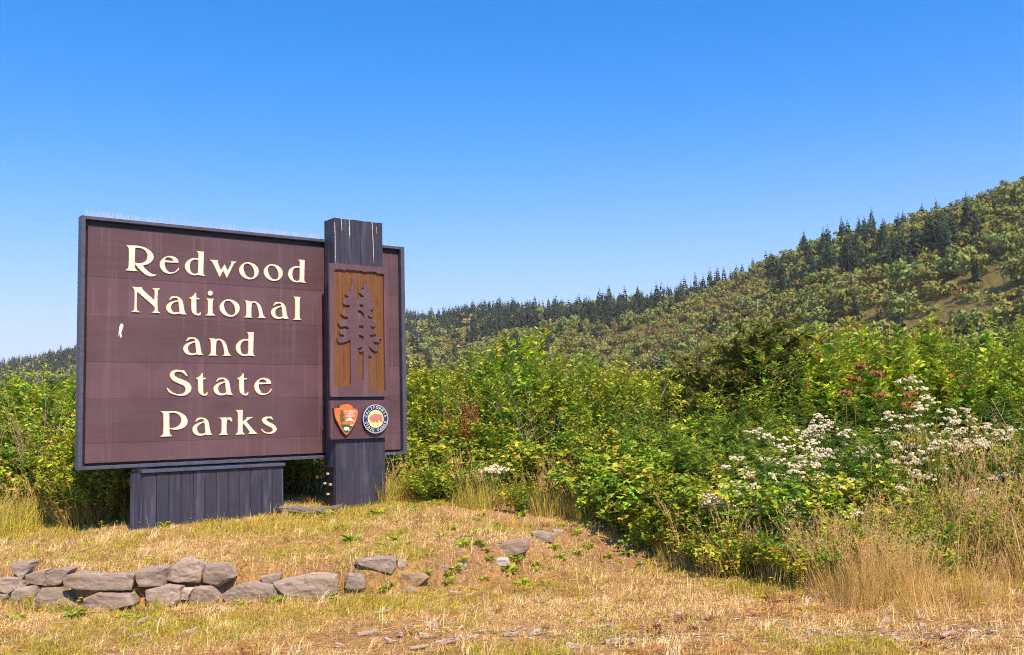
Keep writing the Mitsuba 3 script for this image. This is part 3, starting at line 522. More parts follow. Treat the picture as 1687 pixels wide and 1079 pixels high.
def bramble(seed, size=.55, cols=((.38, .50, .05), (.22, .36, .045), (.60, .60, .08)), leaf=.075, canes=15):
    r = np.random.default_rng(seed); a, b = Acc(), Acc()
    for s in range(canes):
        az = r.uniform(0, 2 * np.pi); reach = size * r.uniform(.5, 1.3); h = size * r.uniform(.6, 1.35); t = np.linspace(0, 1, 8)
        pts = np.stack([reach * t * math.cos(az), reach * t * math.sin(az), h * np.sin(t * np.pi * r.uniform(.55, .8))], 1) + r.normal(0, .012, (8, 3))
        tube(b, pts, .005, .002, vary(r, (.22, .12, .06), 1)[0]); n = int(reach * 34) + 8; k = r.uniform(.1, 1, n)
        P = np.stack([np.interp(k, t, pts[:, c]) for c in range(3)], 1) + r.normal(0, .035, (n, 3)); P[:, 2] = np.abs(P[:, 2])
        tone = vary(r, cols[r.choice(3, p=[.5, .3, .2])], 1, .15)[0]; A = r.uniform(0, 2 * np.pi, n)
        for dA in (-1.0, 0, 1.0):
            D = np.stack([np.cos(A + dA), np.sin(A + dA), r.normal(.15, .3, n)], 1); N = np.array([0, 0, 1.]) + r.normal(0, .4, (n, 3))
            L = leaf * r.uniform(.5, 1.15, n); leaves(a, P, D, N, L, L * .72, vary(r, tone, n, .18, .12), curl=.1)
    return a, b
def feathery(seed, height=.9, cols=((.22, .36, .06), (.34, .45, .07), (.14, .27, .05))):
    r = np.random.default_rng(seed); a, b = Acc(), Acc()
    for s in range(20):
        az = r.uniform(0, 2 * np.pi); rad = .38 * math.sqrt(r.random()); h = height * r.uniform(.55, 1.05); t = np.linspace(0, 1, 6)
        pts = np.stack([rad * t * math.cos(az), rad * t * math.sin(az), h * t], 1) + r.normal(0, .012, (6, 3)); tube(b, pts, .005, .002, (.14, .15, .04))
        tone = vary(r, cols[r.integers(3)], 1, .12)[0]; n = int(h * 70); k = .1 + .9 * r.random(n)
        P = np.stack([np.interp(k, t, pts[:, c]) for c in range(3)], 1); A = r.uniform(0, 2 * np.pi, n); D = np.stack([np.cos(A), np.sin(A), r.normal(.35, .3, n)], 1)
        L = r.uniform(.05, .11, n); S_ = np.stack([-np.sin(A), np.cos(A), 0 * A], 1); c = vary(r, tone, n, .2, .1)
        leaves(a, P, D, np.array([0, 0, 1.]) + r.normal(0, .4, (n, 3)), L, L * .2, c)
        for f in (.35, .6, .8):
            for sg in (-1, 1):
                leaves(a, P + unit(D) * L[:, None] * f, D * .6 + sg * S_ * .9, np.array([0, 0, 1.]) + r.normal(0, .3, (n, 3)), L * .42, L * .11, c)
    return a, b
def grass_tuft(seed, h=.6, n=85, rad=.26, cols=((.76, .52, .19), (.84, .64, .32), (.58, .38, .12), (.52, .48, .10)), w=.0045, heads=True, lean=.85):
    r = np.random.default_rng(seed); a = Acc(); b = Acc()
    q = rad * np.sqrt(r.random(n)); A = r.uniform(0, 2 * np.pi, n); P = np.stack([q * np.cos(A), q * np.sin(A), 0 * A], 1)
    c = np.array(cols)[r.integers(0, len(cols), n)] * np.exp(r.normal(0, .18, (n, 1)))
    blades(a, P, h * r.uniform(.4, 1.05, n), w * r.uniform(.6, 1.3, n), A + r.normal(0, .7, n), lean * r.random(n) ** .8, c)
    if heads:
        for s in range(12):
            az = r.uniform(0, 2 * np.pi); hh = h * r.uniform(1.0, 1.4); t = np.linspace(0, 1, 5)
            pts = np.stack([.28 * hh * t ** 2 * math.cos(az), .28 * hh * t ** 2 * math.sin(az), hh * t], 1) + np.array([r.normal(0, rad * .5), r.normal(0, rad * .5), 0]); tube(b, pts, .0018, .001, (.70, .47, .19))
            m = 14; k = r.uniform(.78, 1, m); PP = np.stack([np.interp(k, t, pts[:, c_]) for c_ in range(3)], 1)
            leaves(b, PP, np.array([0, 0, 1.]) + r.normal(0, .35, (m, 3)), r.normal(0, 1, (m, 3)), .03, .006, vary(r, (.76, .52, .24), m))
    return a, b
def head_cluster(acc, r, c, R, n, col, size=.012):
    """A domed head of many small florets."""
    d = unit(r.normal(0, 1, (n, 3))); d[:, 2] = np.abs(d[:, 2]) * 1.1 - .12; d = unit(d)
    P = c + d * R * [1, 1, .62]; T_ = unit(np.cross(d, r.normal(0, 1, (n, 3)))); B = np.cross(d, T_)
    cc = vary(r, col, n, .10, .03)
    for s in (T_, -T_, B, -B): leaves(acc, P, s + d * .35, d + r.normal(0, .2, (n, 3)), size, size * .9, cc)
def flower_plant(seed, h=.9, col=(.90, .80, .60), heads=5, R=.055):
    r = np.random.default_rng(seed); fl, b, a = Acc(), Acc(), Acc()
    for s in range(heads):
        az = r.uniform(0, 2 * np.pi); rad = r.uniform(.02, .15); t = np.linspace(0, 1, 5); hh = h * r.uniform(.86, 1.03)
        pts = np.stack([rad * t * math.cos(az), rad * t * math.sin(az), hh * t], 1); tube(b, pts, .004, .002, (.16, .17, .05)); tip = pts[-1]
        for q in range(5):
            e = tip + np.array([r.normal(0, R * .8), r.normal(0, R * .8), r.uniform(-.01, .035)]); tube(b, [tip - [0, 0, .07], e], .002, .001, (.18, .18, .06)); head_cluster(fl, r, e, r.uniform(.012, .025), 13, col, .012)
        n = int(hh * 26); k = r.uniform(.2, .95, n); P = np.stack([np.interp(k, t, pts[:, c]) for c in range(3)], 1); A = r.uniform(0, 2 * np.pi, n)
        leaves(a, P, np.stack([np.cos(A), np.sin(A), r.normal(.3, .3, n)], 1), np.array([0, 0, 1.]) + r.normal(0, .3, (n, 3)), r.uniform(.05, .1, n), .015, vary(r, (.26, .36, .05), n))
    return fl, b, a
def rosette(seed, R=.10, n=30, cols=((.32, .46, .045), (.46, .52, .06)), up=.7):
    r = np.random.default_rng(seed); a = Acc(); A = r.uniform(0, 2 * np.pi, n); q = r.uniform(0, R * .35, n)
    P = np.stack([q * np.cos(A), q * np.sin(A), r.uniform(0, R * .5, n)], 1)
    c = np.array(cols)[r.integers(0, len(cols), n)] * np.exp(r.normal(0, .15, (n, 1))); L = R * r.uniform(.5, 1.1, n)
    leaves(a, P, np.stack([np.cos(A), np.sin(A), up * r.uniform(.3, 1.4, n)], 1), np.array([0, 0, 1.]) + r.normal(0, .3, (n, 3)), L, L * r.uniform(.3, .5, n), c, curl=.3)
    return a
def dandelion(seed, h=.12):
    r = np.random.default_rng(seed); fl, b = Acc(), Acc(); e = np.array([r.normal(0, .03), r.normal(0, .03), h]); tube(b, [[0, 0, 0], e * [.4, .4, .55], e], .0016, .0013, (.22, .24, .06))
    n = 12
    for ring, up in ((1, .15), (.7, .6)):
        A = np.arange(n) * 2 * np.pi / n + r.uniform(0, 1); leaves(fl, np.repeat(e[None], n, 0), np.stack([np.cos(A), np.sin(A), up + 0 * A], 1), np.tile([0, 0, 1.], (n, 1)), .017 * ring, .009, vary(r, (.86, .62, .012), n, .05, .02))
    return fl, b
def twigs(seed, h=1.6, n=9, col=(.42, .33, .24)):
    r = np.random.default_rng(seed); b = Acc()
    for s in range(n):
        az = r.uniform(0, 2 * np.pi); hh = h * r.uniform(.5, 1); t = np.linspace(0, 1, 7); pts = np.stack([.3 * hh * t * math.cos(az), .3 * hh * t * math.sin(az), hh * t], 1) + np.cumsum(r.normal(0, .018, (7, 3)), 0)
        c = vary(r, col, 1, .2)[0]; tube(b, pts, .007, .0025, c)
        for q in range(5):
            k = r.integers(2, 6); e = pts[k] + np.array([r.normal(0, .14), r.normal(0, .14), r.uniform(.05, .25)]); tube(b, [pts[k], (pts[k] + e) / 2 + r.normal(0, .015, 3), e], .003, .0012, c)
    return b
def umbel(seed, h=1.1, col=(.40, .19, .075)):
    r = np.random.default_rng(seed); fl, b = Acc(), Acc(); tip = np.array([r.normal(0, .05), r.normal(0, .05), h]); tube(b, [[0, 0, 0], tip * [.5, .5, .6], tip], .006, .003, (.25, .15, .07))
    for q in range(12):
        A = r.uniform(0, 2 * np.pi); e = tip + np.array([.09 * math.cos(A) * r.random(), .09 * math.sin(A) * r.random(), .05 + r.normal(0, .012)]); tube(b, [tip - [0, 0, .05], e], .002, .001, (.25, .13, .06)); head_cluster(fl, r, e, .03, 18, col, .016)
    return fl, b
def dock(seed, h=1.15):
    r = np.random.default_rng(seed); fl, b = Acc(), Acc()
    for s in range(7):
        az = r.uniform(0, 2 * np.pi); hh = h * r.uniform(.7, 1); t = np.linspace(0, 1, 6); pts = np.stack([.22 * t * math.cos(az), .22 * t * math.sin(az), hh * t], 1); tube(b, pts, .006, .002, (.22, .09, .04))
        n = 160; k = r.uniform(.3, 1, n); P = np.stack([np.interp(k, t, pts[:, c]) for c in range(3)], 1) + r.normal(0, .022, (n, 3)); leaves(fl, P, r.normal(0, 1, (n, 3)) + [0, 0, .6], r.normal(0, 1, (n, 3)), .03, .02, vary(r, (.26, .085, .035), n, .25))
    return fl, b
def spruce_bough_shrub(seed, h=1.5, width=.62):
    """A wind-cut spruce: trunk, level boughs and short needle sprays."""
    r = np.random.default_rng(seed); a, b = Acc(), Acc(); trunk = np.stack([.15 * np.sin(np.linspace(0, 2, 7)), 0 * np.arange(7), np.linspace(0, h, 7)], 1); tube(b, trunk, .04, .008, (.12, .085, .06), 5)
    for s in range(60):
        k = r.uniform(.15, .97); p0 = np.array([np.interp(k, np.linspace(0, 1, 7), trunk[:, c]) for c in range(3)]); az = r.uniform(0, 2 * np.pi); ln = width * (1.05 - .7 * k) * r.uniform(.5, 1.2); t = np.linspace(0, 1, 6)
        pts = p0 + np.stack([ln * t * math.cos(az), ln * t * math.sin(az), ln * (.42 * t ** 1.6) - .03], 1) + r.normal(0, .012, (6, 3)); tube(b, pts, .010, .003, (.15, .10, .065))
        n = int(ln * 330); kk = .2 + .8 * r.random(n); P = np.stack([np.interp(kk, t, pts[:, c]) for c in range(3)], 1); A = az + r.normal(0, .9, n)
        c = np.where((r.random((n, 1)) < .14), vary(r, (.44, .32, .12), n), vary(r, (.24, .28, .075), n, .2)); L = r.uniform(.05, .12, n)
        D = np.stack([np.cos(A), np.sin(A), r.normal(.25, .3, n)], 1); leaves(a, P, D, np.array([0, 0, 1.]) + r.normal(0, .5, (n, 3)), L, .02, c)
        leaves(a, P, D + r.normal(0, .8, (n, 3)), r.normal(0, 1, (n, 3)), L * .6, .015, c)
    return a, b
def far_conifer(seed, h=16., R=3.7, lod=1.0):
    r = np.random.default_rng(seed); a = Acc()
    base = vary(r, (.046, .084, .054), 1, .14)[0]
    for z in np.linspace(.05, .985, int(24 * lod)):
        rad = R * (1 - z) ** .92 * r.uniform(.75, 1.2) + .15; n = max(5, int((14 * (1 - z) + 4) * lod)); A = np.arange(n) * 2 * np.pi / n + r.uniform(0, 6) + r.normal(0, .25, n); L = rad * r.uniform(.65, 1.2, n)
        D = np.stack([np.cos(A), np.sin(A), -.30 + .6 * z + r.normal(0, .12, n)], 1); out = np.stack([np.cos(A), np.sin(A), .55 + r.normal(0, .12, n)], 1) + r.normal(0, .10, (n, 3))
        flakes(a, np.tile([0, 0, h * z], (n, 1)) + D * L[:, None] * .05 + r.normal(0, .1, (n, 3)), D, np.array([0, 0, 1.]) + r.normal(0, .5, (n, 3)), L, np.clip(L * 1.2, .6, 2.4) / lod, vary(r, base, n, .10, .04), out)
    return a
def far_broadleaf(seed, h=8.5, R=4.0, tone=(.245, .275, .075), n=520, size=1.0):
    r = np.random.default_rng(seed); a = Acc(); base = vary(r, tone, 1, .16, .09)[0]
    lobes = [(np.array([r.normal(0, R * .46), r.normal(0, R * .46), h * r.uniform(.25, .78)]), R * r.uniform(.30, .58)) for q in range(11)]
    for c, rad in lobes:
        m = n // 11; d = unit(r.normal(0, 1, (m, 3)) + [0, 0, .25]); P = c + d * rad * r.uniform(.6, 1.1, (m, 1)) * [1, 1, .75]; T_ = unit(np.cross(d, r.normal(0, 1, (m, 3))))
        flakes(a, P - T_ * .4 * size, T_, d + r.normal(0, .5, (m, 3)), r.uniform(.6, 1.25, m) * size, r.uniform(.5, 1.0, m) * size, vary(r, vary(r, base, 1, .10, .05)[0], m, .09 / size, .04), d + r.normal(0, .16 / size, (m, 3)))
    return a

groups = {}
def proto(kind, count, fn, mats, names, **kw):
    """n variants of a plant as shapegroups; the entries of a group are its parts."""
    groups[kind] = []
    for q in range(count):
        accs = fn(100 * len(groups) + q, **kw); accs = accs if isinstance(accs, tuple) else (accs,)
        nm = f'proto_{kind}_{q}'; shapegroup(nm, **{p: c.ply(m) for p, c, m in zip(names, accs, mats) if c.n}); groups[kind].append(nm)
LS = ('leaves', 'stems')
proto('leafy_shrub', 5, leafy_shrub, ('m_leaf', 'm_stem'), LS, leaf=.145)
proto('fine_shrub', 4, leafy_shrub, ('m_leaf', 'm_stem'), LS, leaf=.095, shoots=26, cols=((.34, .50, .05), (.20, .36, .045), (.56, .64, .10)))
proto('yellow_shrub', 3, leafy_shrub, ('m_leaf', 'm_stem'), LS, leaf=.11, shoots=19, height=2.0, cols=((.48, .55, .055), (.34, .44, .05), (.68, .66, .10)))
proto('small_shrub', 4, leafy_shrub, ('m_leaf', 'm_stem'), LS, height=1.1, spread=.5, shoots=17, leaf=.075, cols=((.46, .54, .05), (.28, .42, .045), (.64, .63, .09)))
proto('bramble', 5, bramble, ('m_leaf', 'm_stem'), LS)
proto('feathery_herb', 5, feathery, ('m_leaf', 'm_stem'), LS)
WH = (.45, .62, .8, 1.0, 1.25)
for hq, hv in enumerate(WH): proto(f'white_flower_{hq}', 3, flower_plant, ('m_flower', 'm_stem', 'm_leaf'), ('bloom', 'stems', 'leaves'), h=hv)
proto('dry_grass', 5, grass_tuft, ('m_dry', 'm_dry'), ('blades', 'seed_heads'))
proto('green_grass', 4, grass_tuft, ('m_dry', 'm_dry'), ('blades', 'seed_heads'), h=.42, n=150, rad=.2, cols=((.42, .44, .06), (.55, .52, .09), (.62, .50, .18)), lean=1.0, w=.007)
proto('weed', 4, rosette, ('m_leaf',), ('leaves',))
proto('red_weed', 2, rosette, ('m_leaf',), ('leaves',), R=.055, n=46, cols=((.40, .10, .07), (.34, .12, .07), (.50, .24, .12)), up=1.3)
proto('yellow_flower', 4, dandelion, ('m_flower', 'm_stem'), ('petals', 'stems'))
proto('dead_stems', 4, twigs, ('m_stem',), ('stems',))
proto('seed_umbel', 3, umbel, ('m_stem', 'm_stem'), ('seed_head', 'stems'))
proto('dock', 2, dock, ('m_stem', 'm_stem'), ('seed_head', 'stems'))
proto('scrub_spruce', 2, spruce_bough_shrub, ('m_leaf', 'm_stem'), ('needles', 'stems'))
proto('far_conifer', 4, far_conifer, ('m_far_leaf',), ('crown',))
proto('far_conifer_low', 3, far_conifer, ('m_far_leaf',), ('crown',), lod=.62)
proto('far_broadleaf', 6, far_broadleaf, ('m_far_leaf',), ('crown',))
proto('far_broadleaf_low', 4, far_broadleaf, ('m_far_leaf',), ('crown',), n=190, size=1.9)
proto('far_bush', 5, far_broadleaf, ('m_far_leaf',), ('crown',), h=3.2, R=3.3, tone=(.27, .285, .08), n=190)
proto('russet_bush', 2, far_broadleaf, ('m_far_leaf',), ('crown',), h=2.0, R=2.4, tone=(.22, .14, .058), n=120)

def grow(kind, key, x, y, rng, s=1., label=None, cat=None, group=None, z=None, tilt=0., sz=None):
    k = numbered(key); g = groups[kind][int(rng.integers(len(groups[kind])))]
    t = (0, 0) if not tilt else (float(rng.normal(0, tilt)), float(rng.normal(0, tilt)))
    instance(k, g, at(x, y, (float(ground_z(x, y)) - .01) if z is None else z, rng.uniform(0, 2 * np.pi), s, sz, t))
    if label: tag(k, label, cat, group)
    return k

# ---------------------------------------------------------------- plants: near
rng = np.random.default_rng(77)
def front_y(x):   # the near edge of the tall thicket
    return np.interp(x, [-12, -5.5, -4.5, -2.2, -1.2, .4, 1.5, 3, 5, 8], [14.6, 14.0, 14.2, 15.8, 15.8, 15.0, 13.9, 13.6, 13.2, 12.8])
for q, x in enumerate(np.arange(-12.5, 10.5, .62)):
    for row in range(4):
        xx = x + rng.normal(0, .16); yy = float(front_y(xx)) + .2 + row * .85 + rng.normal(0, .15)
        side = xx < -4.2
        sc = rng.uniform(.90, 1.06) * (1.0 if row else .82) * (1.08 if xx > -2 else .90)
        v_ = meshkit.fbm(np.array([xx * .55, yy * .55, 3.0]), 2, 4) + (.10 if 3 < xx else 0) + rng.normal(0, .05)
        kd, words = ('leafy_shrub', 'large leaved bright green shrub') if v_ > .47 else (('fine_shrub', 'finer leaved deep green shrub') if v_ > .37 else ('yellow_shrub', 'thin yellowing shrub'))
        sd = 'left' if side else 'right'
        grow(kd, kd, xx, yy, rng, sc, f'{words} in the tall thicket {sd} of the sign', 'shrub', f'{words}s {sd} of the sign')
# lower shrubs and brambles along the foot of the thicket
def band(kind, key, n, x0, x1, d0, d1, s0, s1, label, cat, group, tilt=4., ref=front_y):
    for q in range(n):
        x = rng.uniform(x0, x1); y = float(ref(x)) - rng.uniform(d0, d1)
        grow(kind, key, x, y, rng, rng.uniform(s0, s1), label, cat, group, tilt=tilt)
B_R, B_L = 'brambles at the foot of the thicket right of the sign', 'brambles at the foot of the thicket left of the sign'
band('bramble', 'bramble', 34, -1.7, 2.2, .0, 1.9, .8, 1.25, 'low yellow green bramble at the foot of the thicket right of the sign', 'bramble', B_R)
band('bramble', 'bramble', 36, -11, -4.2, .0, 1.7, .8, 1.3, 'low yellow green bramble at the foot of the thicket left of the sign', 'bramble', B_L)
band('small_shrub', 'small_shrub', 26, -1.5, 2.6, -.2, 1.2, .8, 1.2, 'knee high leafy bush between the brambles right of the sign', 'bush', 'knee high bushes right of the sign')
band('small_shrub', 'small_shrub', 26, -11, -4.4, -.2, .9, .8, 1.2, 'knee high leafy bush between the brambles left of the sign', 'bush', 'knee high bushes left of the sign')
for q in range(44):
    u, b_ = rng.uniform(.1, 3.4), rng.uniform(1.0, 1.9); x, y = (OS + DS * u - NS * b_)[:2]
    grow('small_shrub', 'small_shrub', x, y, rng, rng.uniform(.75, 1.1), 'shaded leafy bush close behind the sign, seen under its board', 'bush', 'shaded bushes behind the sign')
# the mound on the right: dense bushes to the front, feathery herbs with white flowers
def mound_front(x): return np.interp(x, [.9, 1.5, 2.1, 2.6, 3.4, 4.4, 8], [12.0, 11.0, 9.9, 9.7, 9.9, 10.0, 9.9])
for q in range(120):
    x = rng.uniform(1.5, 7.6); f = float(mound_front(x)); bk = float(front_y(x)); y = rng.uniform(f + .5, bk + .3); t = (y - f) / (bk - f)
    grow('feathery_herb', 'feathery_herb', x, y, rng, rng.uniform(.75, 1.0) * (.75 + .65 * t), 'feathery dark green herb on the mound right of the bank', 'herb', 'feathery herbs on the mound', tilt=4)
for q in range(60):
    x = rng.uniform(1.0, 7.6); f = float(mound_front(x)); bk = float(front_y(x)); y = f + (bk - f) * rng.random() ** 1.3; t = (y - f) / (bk - f)
    grow('small_shrub', 'small_shrub', x, y, rng, rng.uniform(.6, .9) * (.75 + .7 * t), 'yellow green bush among the feathery herbs on the mound', 'bush', 'bushes on the mound', tilt=5)
for q in range(34):
    x = rng.uniform(1.0, 3.0) if q < 22 else rng.uniform(3, 7.5); y = float(mound_front(x)) + rng.uniform(-.05, .8)
    grow('bramble', 'bramble', x, y, rng, rng.uniform(.8, 1.15), 'bramble spilling over the front edge of the mound', 'bramble', 'brambles on the front of the mound', tilt=5)
for x, y, zt in LAY['white'][:-4]:
    x, y, zt = x / 100, y / 100, zt / 100; f = (y - .45) / y; x, y, zt = x * f, y * f, 1.6 + (zt - 1.6) * f; z0 = float(ground_z(x, y)); hgt = max(zt - z0 + .06, .35)
    hq = int(np.argmin(np.abs(np.log(np.array(WH) / hgt)))); k = numbered('white_flower_plant'); instance(k, groups[f'white_flower_{hq}'][int(rng.integers(3))], at(x, y, z0 - .02, rng.uniform(0, 6), hgt / WH[hq]))
    far_l = x < 0
    tag(k, 'small white flower plant at the grassy edge right of the sign' if far_l else 'cream white flower cluster on a tall stem on the green mound', 'flower', 'white flowers right of the sign' if far_l else 'white flowers on the mound')
# rust brown umbels and a dock
for px_, (x, y, h_) in enumerate([(4.25, 12.4, 1.45), (4.6, 12.6, 1.5), (4.1, 12.3, 1.3), (4.5, 12.2, 1.25), (4.95, 12.3, 1.25), (4.75, 11.9, 1.15), (4.55, 12.9, 1.6)]):
    k = numbered('brown_umbel'); instance(k, groups['seed_umbel'][px_ % 3], at(x, y, ground_z(x, y), px_, 1.0, h_ / 1.1)); tag(k, 'rust brown dried seed head above the feathery herbs of the mound', 'seed head', 'rust brown seed heads on the mound')
for q, (x, y, s_, lab) in enumerate([(-.75, 14.6, 1.15, 'tall rusty red dock stalk at the foot of the thicket beside the sign'), (-.98, 14.4, .75, 'shorter rusty dock stalk leaning in the brambles beside the sign'), (.55, 14.3, .6, 'small reddish brown dock in the brambles left of the mound')]):
    k = numbered('dock_stalk'); instance(k, groups['dock'][q % 2], at(x, y, ground_z(x, y), q, s_)); tag(k, lab, 'dock')
for q, (x, y, s_, lab) in enumerate([(3.2, 14.6, 1.62, 'dark wind cut spruce rising above the thicket right of the middle'), (3.9, 14.6, 1.62, 'second dark spruce shrub close to the right of the first'), (2.85, 14.2, 1.4, 'lower dark spruce shrub leaning at the left of the taller ones')]):
    k = numbered('spruce_shrub'); instance(k, groups['scrub_spruce'][q % 2], at(x, y, ground_z(x, y), 1.3 * q, s_)); tag(k, lab, 'spruce')
band('dead_stems', 'dead_stems', 8, -1.6, 2.6, -.6, .9, .8, 1.25, 'bare grey brown stems standing in the thicket right of the sign', 'dead stems', 'bare stems right of the sign', tilt=6)
band('dead_stems', 'dead_stems', 6, -10, -5.0, -.4, .9, .8, 1.3, 'bare grey brown stems standing in the thicket left of the sign', 'dead stems', 'bare stems left of the sign', tilt=6)
band('dead_stems', 'dead_stems', 3, 2.2, 7, .4, 2.6, .7, 1.1, 'bare grey brown stems standing in the bushes of the mound', 'dead stems', 'bare stems on the mound', tilt=8)
# tall grasses
band('bramble', 'low_bramble', 46, -1.7, 1.2, 1.0, 3.1, .35, .7, 'low creeping bramble in the grass below the thicket right of the sign', 'bramble', 'creeping brambles right of the sign')
band('green_grass', 'green_grass_tuft', 30, -1.9, 1.3, 1.1, 3.2, .6, 1.1, 'yellow green grass tuft below the brambles right of the sign', 'grass tuft', 'yellow green grass tufts right of the sign', 3)
band('green_grass', 'green_grass_tuft', 46, -10.5, -4.8, .9, 2.6, .6, 1.1, 'yellow green grass tuft below the brambles left of the sign', 'grass tuft', 'yellow green grass tufts left of the sign', 3)
band('dry_grass', 'dry_grass_tuft', 14, -1.6, 1.8, .9, 3.0, .5, 1.0, 'straw coloured tall grass tuft on the bank right of the sign', 'grass tuft', 'straw coloured grass tufts right of the sign', 4)
def mf(x): return mound_front(x)
for q in range(120):
    x = rng.uniform(1.7, 6.8); f = float(mound_front(x)); y = f - rng.uniform(-1.2, 1.3) * (1 if x > 2.6 else .35)
    if y > f + .1 and x < 4.4: y = f - rng.uniform(0, .9)
    elif x > 4.2 and rng.random() < .25: y += rng.uniform(.3, 1.2)
    grow('dry_grass', 'dry_grass_tuft', x, y, rng, rng.uniform(.6, 1.15) * (1.2 if y > f else .85), 'tall straw coloured grass tuft in front of the mound', 'grass tuft', 'tall dry grass before the mound', tilt=12)
for q in range(70):
    x = rng.uniform(2.3, 5.2); y = float(mound_front(x)) - rng.uniform(-.4, .8)
    grow('bramble' if q % 2 else 'small_shrub', 'weedy_clump', x, y, rng, rng.uniform(.42, .68), 'low dark green weedy clump between the tall dry grass before the mound', 'weeds', 'weedy clumps between the dry grass', tilt=8)
for q in range(44):
    x = rng.uniform(.8, 3.0); y = float(mound_front(x)) + rng.uniform(-.45, .15)
    grow('bramble' if q % 3 else 'green_grass', 'low_bramble' if q % 3 else 'green_grass_tuft', x, y, rng, rng.uniform(.35, .65), 'low bramble creeping out of the mound into the grass' if q % 3 else 'green grass tuft at the foot of the mound', 'bramble' if q % 3 else 'grass tuft', 'creeping brambles at the foot of the mound' if q % 3 else 'green grass tufts at the foot of the mound', tilt=8)
for q in range(18):
    x = rng.uniform(2.6, 6.6); f = float(mound_front(x)); y = rng.uniform(f + .2, f + 2.6); t = (y - f) / 3.3
    hq = int(np.clip(round(.6 + 2.6 * t + rng.normal(0, .5)), 0, 4)); k = numbered('white_flower_plant'); instance(k, groups[f'white_flower_{hq}'][int(rng.integers(3))], at(x, y, ground_z(x, y) + .12, rng.uniform(0, 6), rng.uniform(.75, 1.05))); tag(k, 'cream white flower cluster on a tall stem on the green mound', 'flower', 'white flowers on the mound')
for q in range(26):
    x = rng.normal(3.1, .30); y = rng.normal(8.25, .24)
    grow('dry_grass', 'dry_grass_tuft', x, y, rng, rng.uniform(.55, .8), 'pale bleached grass tuft in the clump at the foreground right', 'grass tuft', 'pale grass clump at the foreground right', tilt=9)
for q in range(34):
    x = rng.uniform(3.7, 5.6); y = rng.uniform(8.3, 10.6)
    grow('dry_grass', 'golden_grass_tuft', x, y, rng, rng.uniform(.5, 1.3), 'tall golden grass tuft at the right edge of the scene', 'grass tuft', 'golden grass at the right edge', tilt=17)
for q in range(26):
    x = rng.uniform(3.3, 5.6); y = rng.uniform(8.9, 10.6)
    grow('small_shrub' if q % 3 else 'bramble', 'weedy_clump', x, y, rng, rng.uniform(.38, .62), 'low dark green weedy clump between the tall dry grass before the mound', 'weeds', 'weedy clumps between the dry grass', tilt=8)
# weeds
WEEDS = [[-64,933],[-66,926],[-59,942],[-120,889],[-115,892],[-159,881],[-214,881],[-373,856],[-369,840],[-324,835],[-312,823],[-458,899],[-425,842],[-414,836],[6,1198],[-8,992],[9,927],[26,941],[42,1048],[62,1057],[76,1073],[3,944],[-38,996],[-32,994],[-380,1147],[-394,1118],[-367,1160],[-193,1094],[-223,1184],[-164,1174],[-252,1186],[-2,1014],[94,1054],[114,1065],[37,1062],[-89,900],[-84,909],[-238,871],[-167,1017],[-54,954],[16,1010],[128,1030]]
YELLOW = [[147,1019],[63,848],[31,826],[-23,834],[56,833],[39,859],[11,841],[64,823],[80,819],[41,721],[68,843],[38,776],[113,819],[35,750],[17,833],[72,770],[46,767],[-47,758],[16,948],[52,765],[35,892],[47,813],[88,759],[48,743],[43,879],[63,771],[42,867],[69,1018],[66,776],[-10,812],[12,766],[-25,887],[64,739],[21,763],[78,760],[109,775],[80,773],[100,740],[65,797],[102,718],[81,710],[78,761],[53,768],[-37,1079],[-84,1023],[-62,999],[-105,1074],[-66,978],[-50,1015],[-76,1005],[-73,988],[-88,1006],[-70,998],[-60,954],[-32,997],[-413,827],[-380,865],[-460,896],[-390,819],[-345,853],[-379,841],[-334,807],[-368,859],[-428,883],[-344,813],[-430,879],[-401,871],[-379,743],[-290,747],[-385,775],[-334,747],[-347,746],[-259,805],[-282,757],[-310,778],[-311,773],[-200,764],[-254,735],[-380,746],[-283,757],[-190,721],[-184,746],[-150,755],[-254,735],[-421,1069],[-481,1146],[-462,1113],[-490,1130],[-458,1092],[-484,1112],[-508,1170],[-513,1177],[-459,1105],[-463,1116],[-422,1112],[-472,1141],[-477,1152],[-487,1158],[-386,1112],[-414,1187],[-387,1169],[-409,1155],[-409,1163],[-448,1175],[-524,1198],[-449,1131],[-203,1187],[-248,1157],[-222,1192],[-175,1137],[-131,1159],[-190,1065],[-363,949],[-341,955],[-286,974],[-330,945],[-357,1009],[-298,956],[-376,1001],[-376,934],[-29,725],[-21,725],[-67,726],[-47,759],[-39,707],[-62,771],[-80,762],[-72,713],[-145,751],[218,868],[204,783],[151,808],[131,862],[238,871],[224,817],[197,812],[110,865],[193,897],[127,801],[175,944],[141,772],[198,742],[265,781],[215,875],[211,743],[223,758],[208,773],[217,808],[214,895],[230,859],[189,756],[262,822],[240,767],[191,734],[384,986],[363,853],[377,854],[285,757],[310,816],[358,814],[330,818],[368,864],[333,794],[385,834],[303,790],[321,810],[314,770],[323,829],[303,786],[373,771],[341,793],[344,747],[308,736],[331,731],[304,707],[345,756],[-79,903],[-5,899],[7,849],[20,834],[-57,943],[-33,843],[-40,856],[-77,907],[-18,1013],[26,1115],[-34,1074],[76,1094],[-10,1021],[74,1080],[48,1069],[39,1075],[-12,1017],[26,1038],[195,771],[307,806],[272,761],[297,817],[250,752],[308,785],[269,785],[323,841],[-574,1120],[-502,1054],[-538,1051],[-502,1092],[-559,1110],[-248,1065],[-261,1019],[-316,1089],[-285,1016],[-208,1004],[-275,1072],[-231,1078],[-221,1029]]
RED = [[102,730],[108,738],[118,747],[95,721],[89,731],[119,778],[217,839],[228,851],[276,889],[283,894],[356,959],[366,969],[348,944],[261,678],[133,755]]
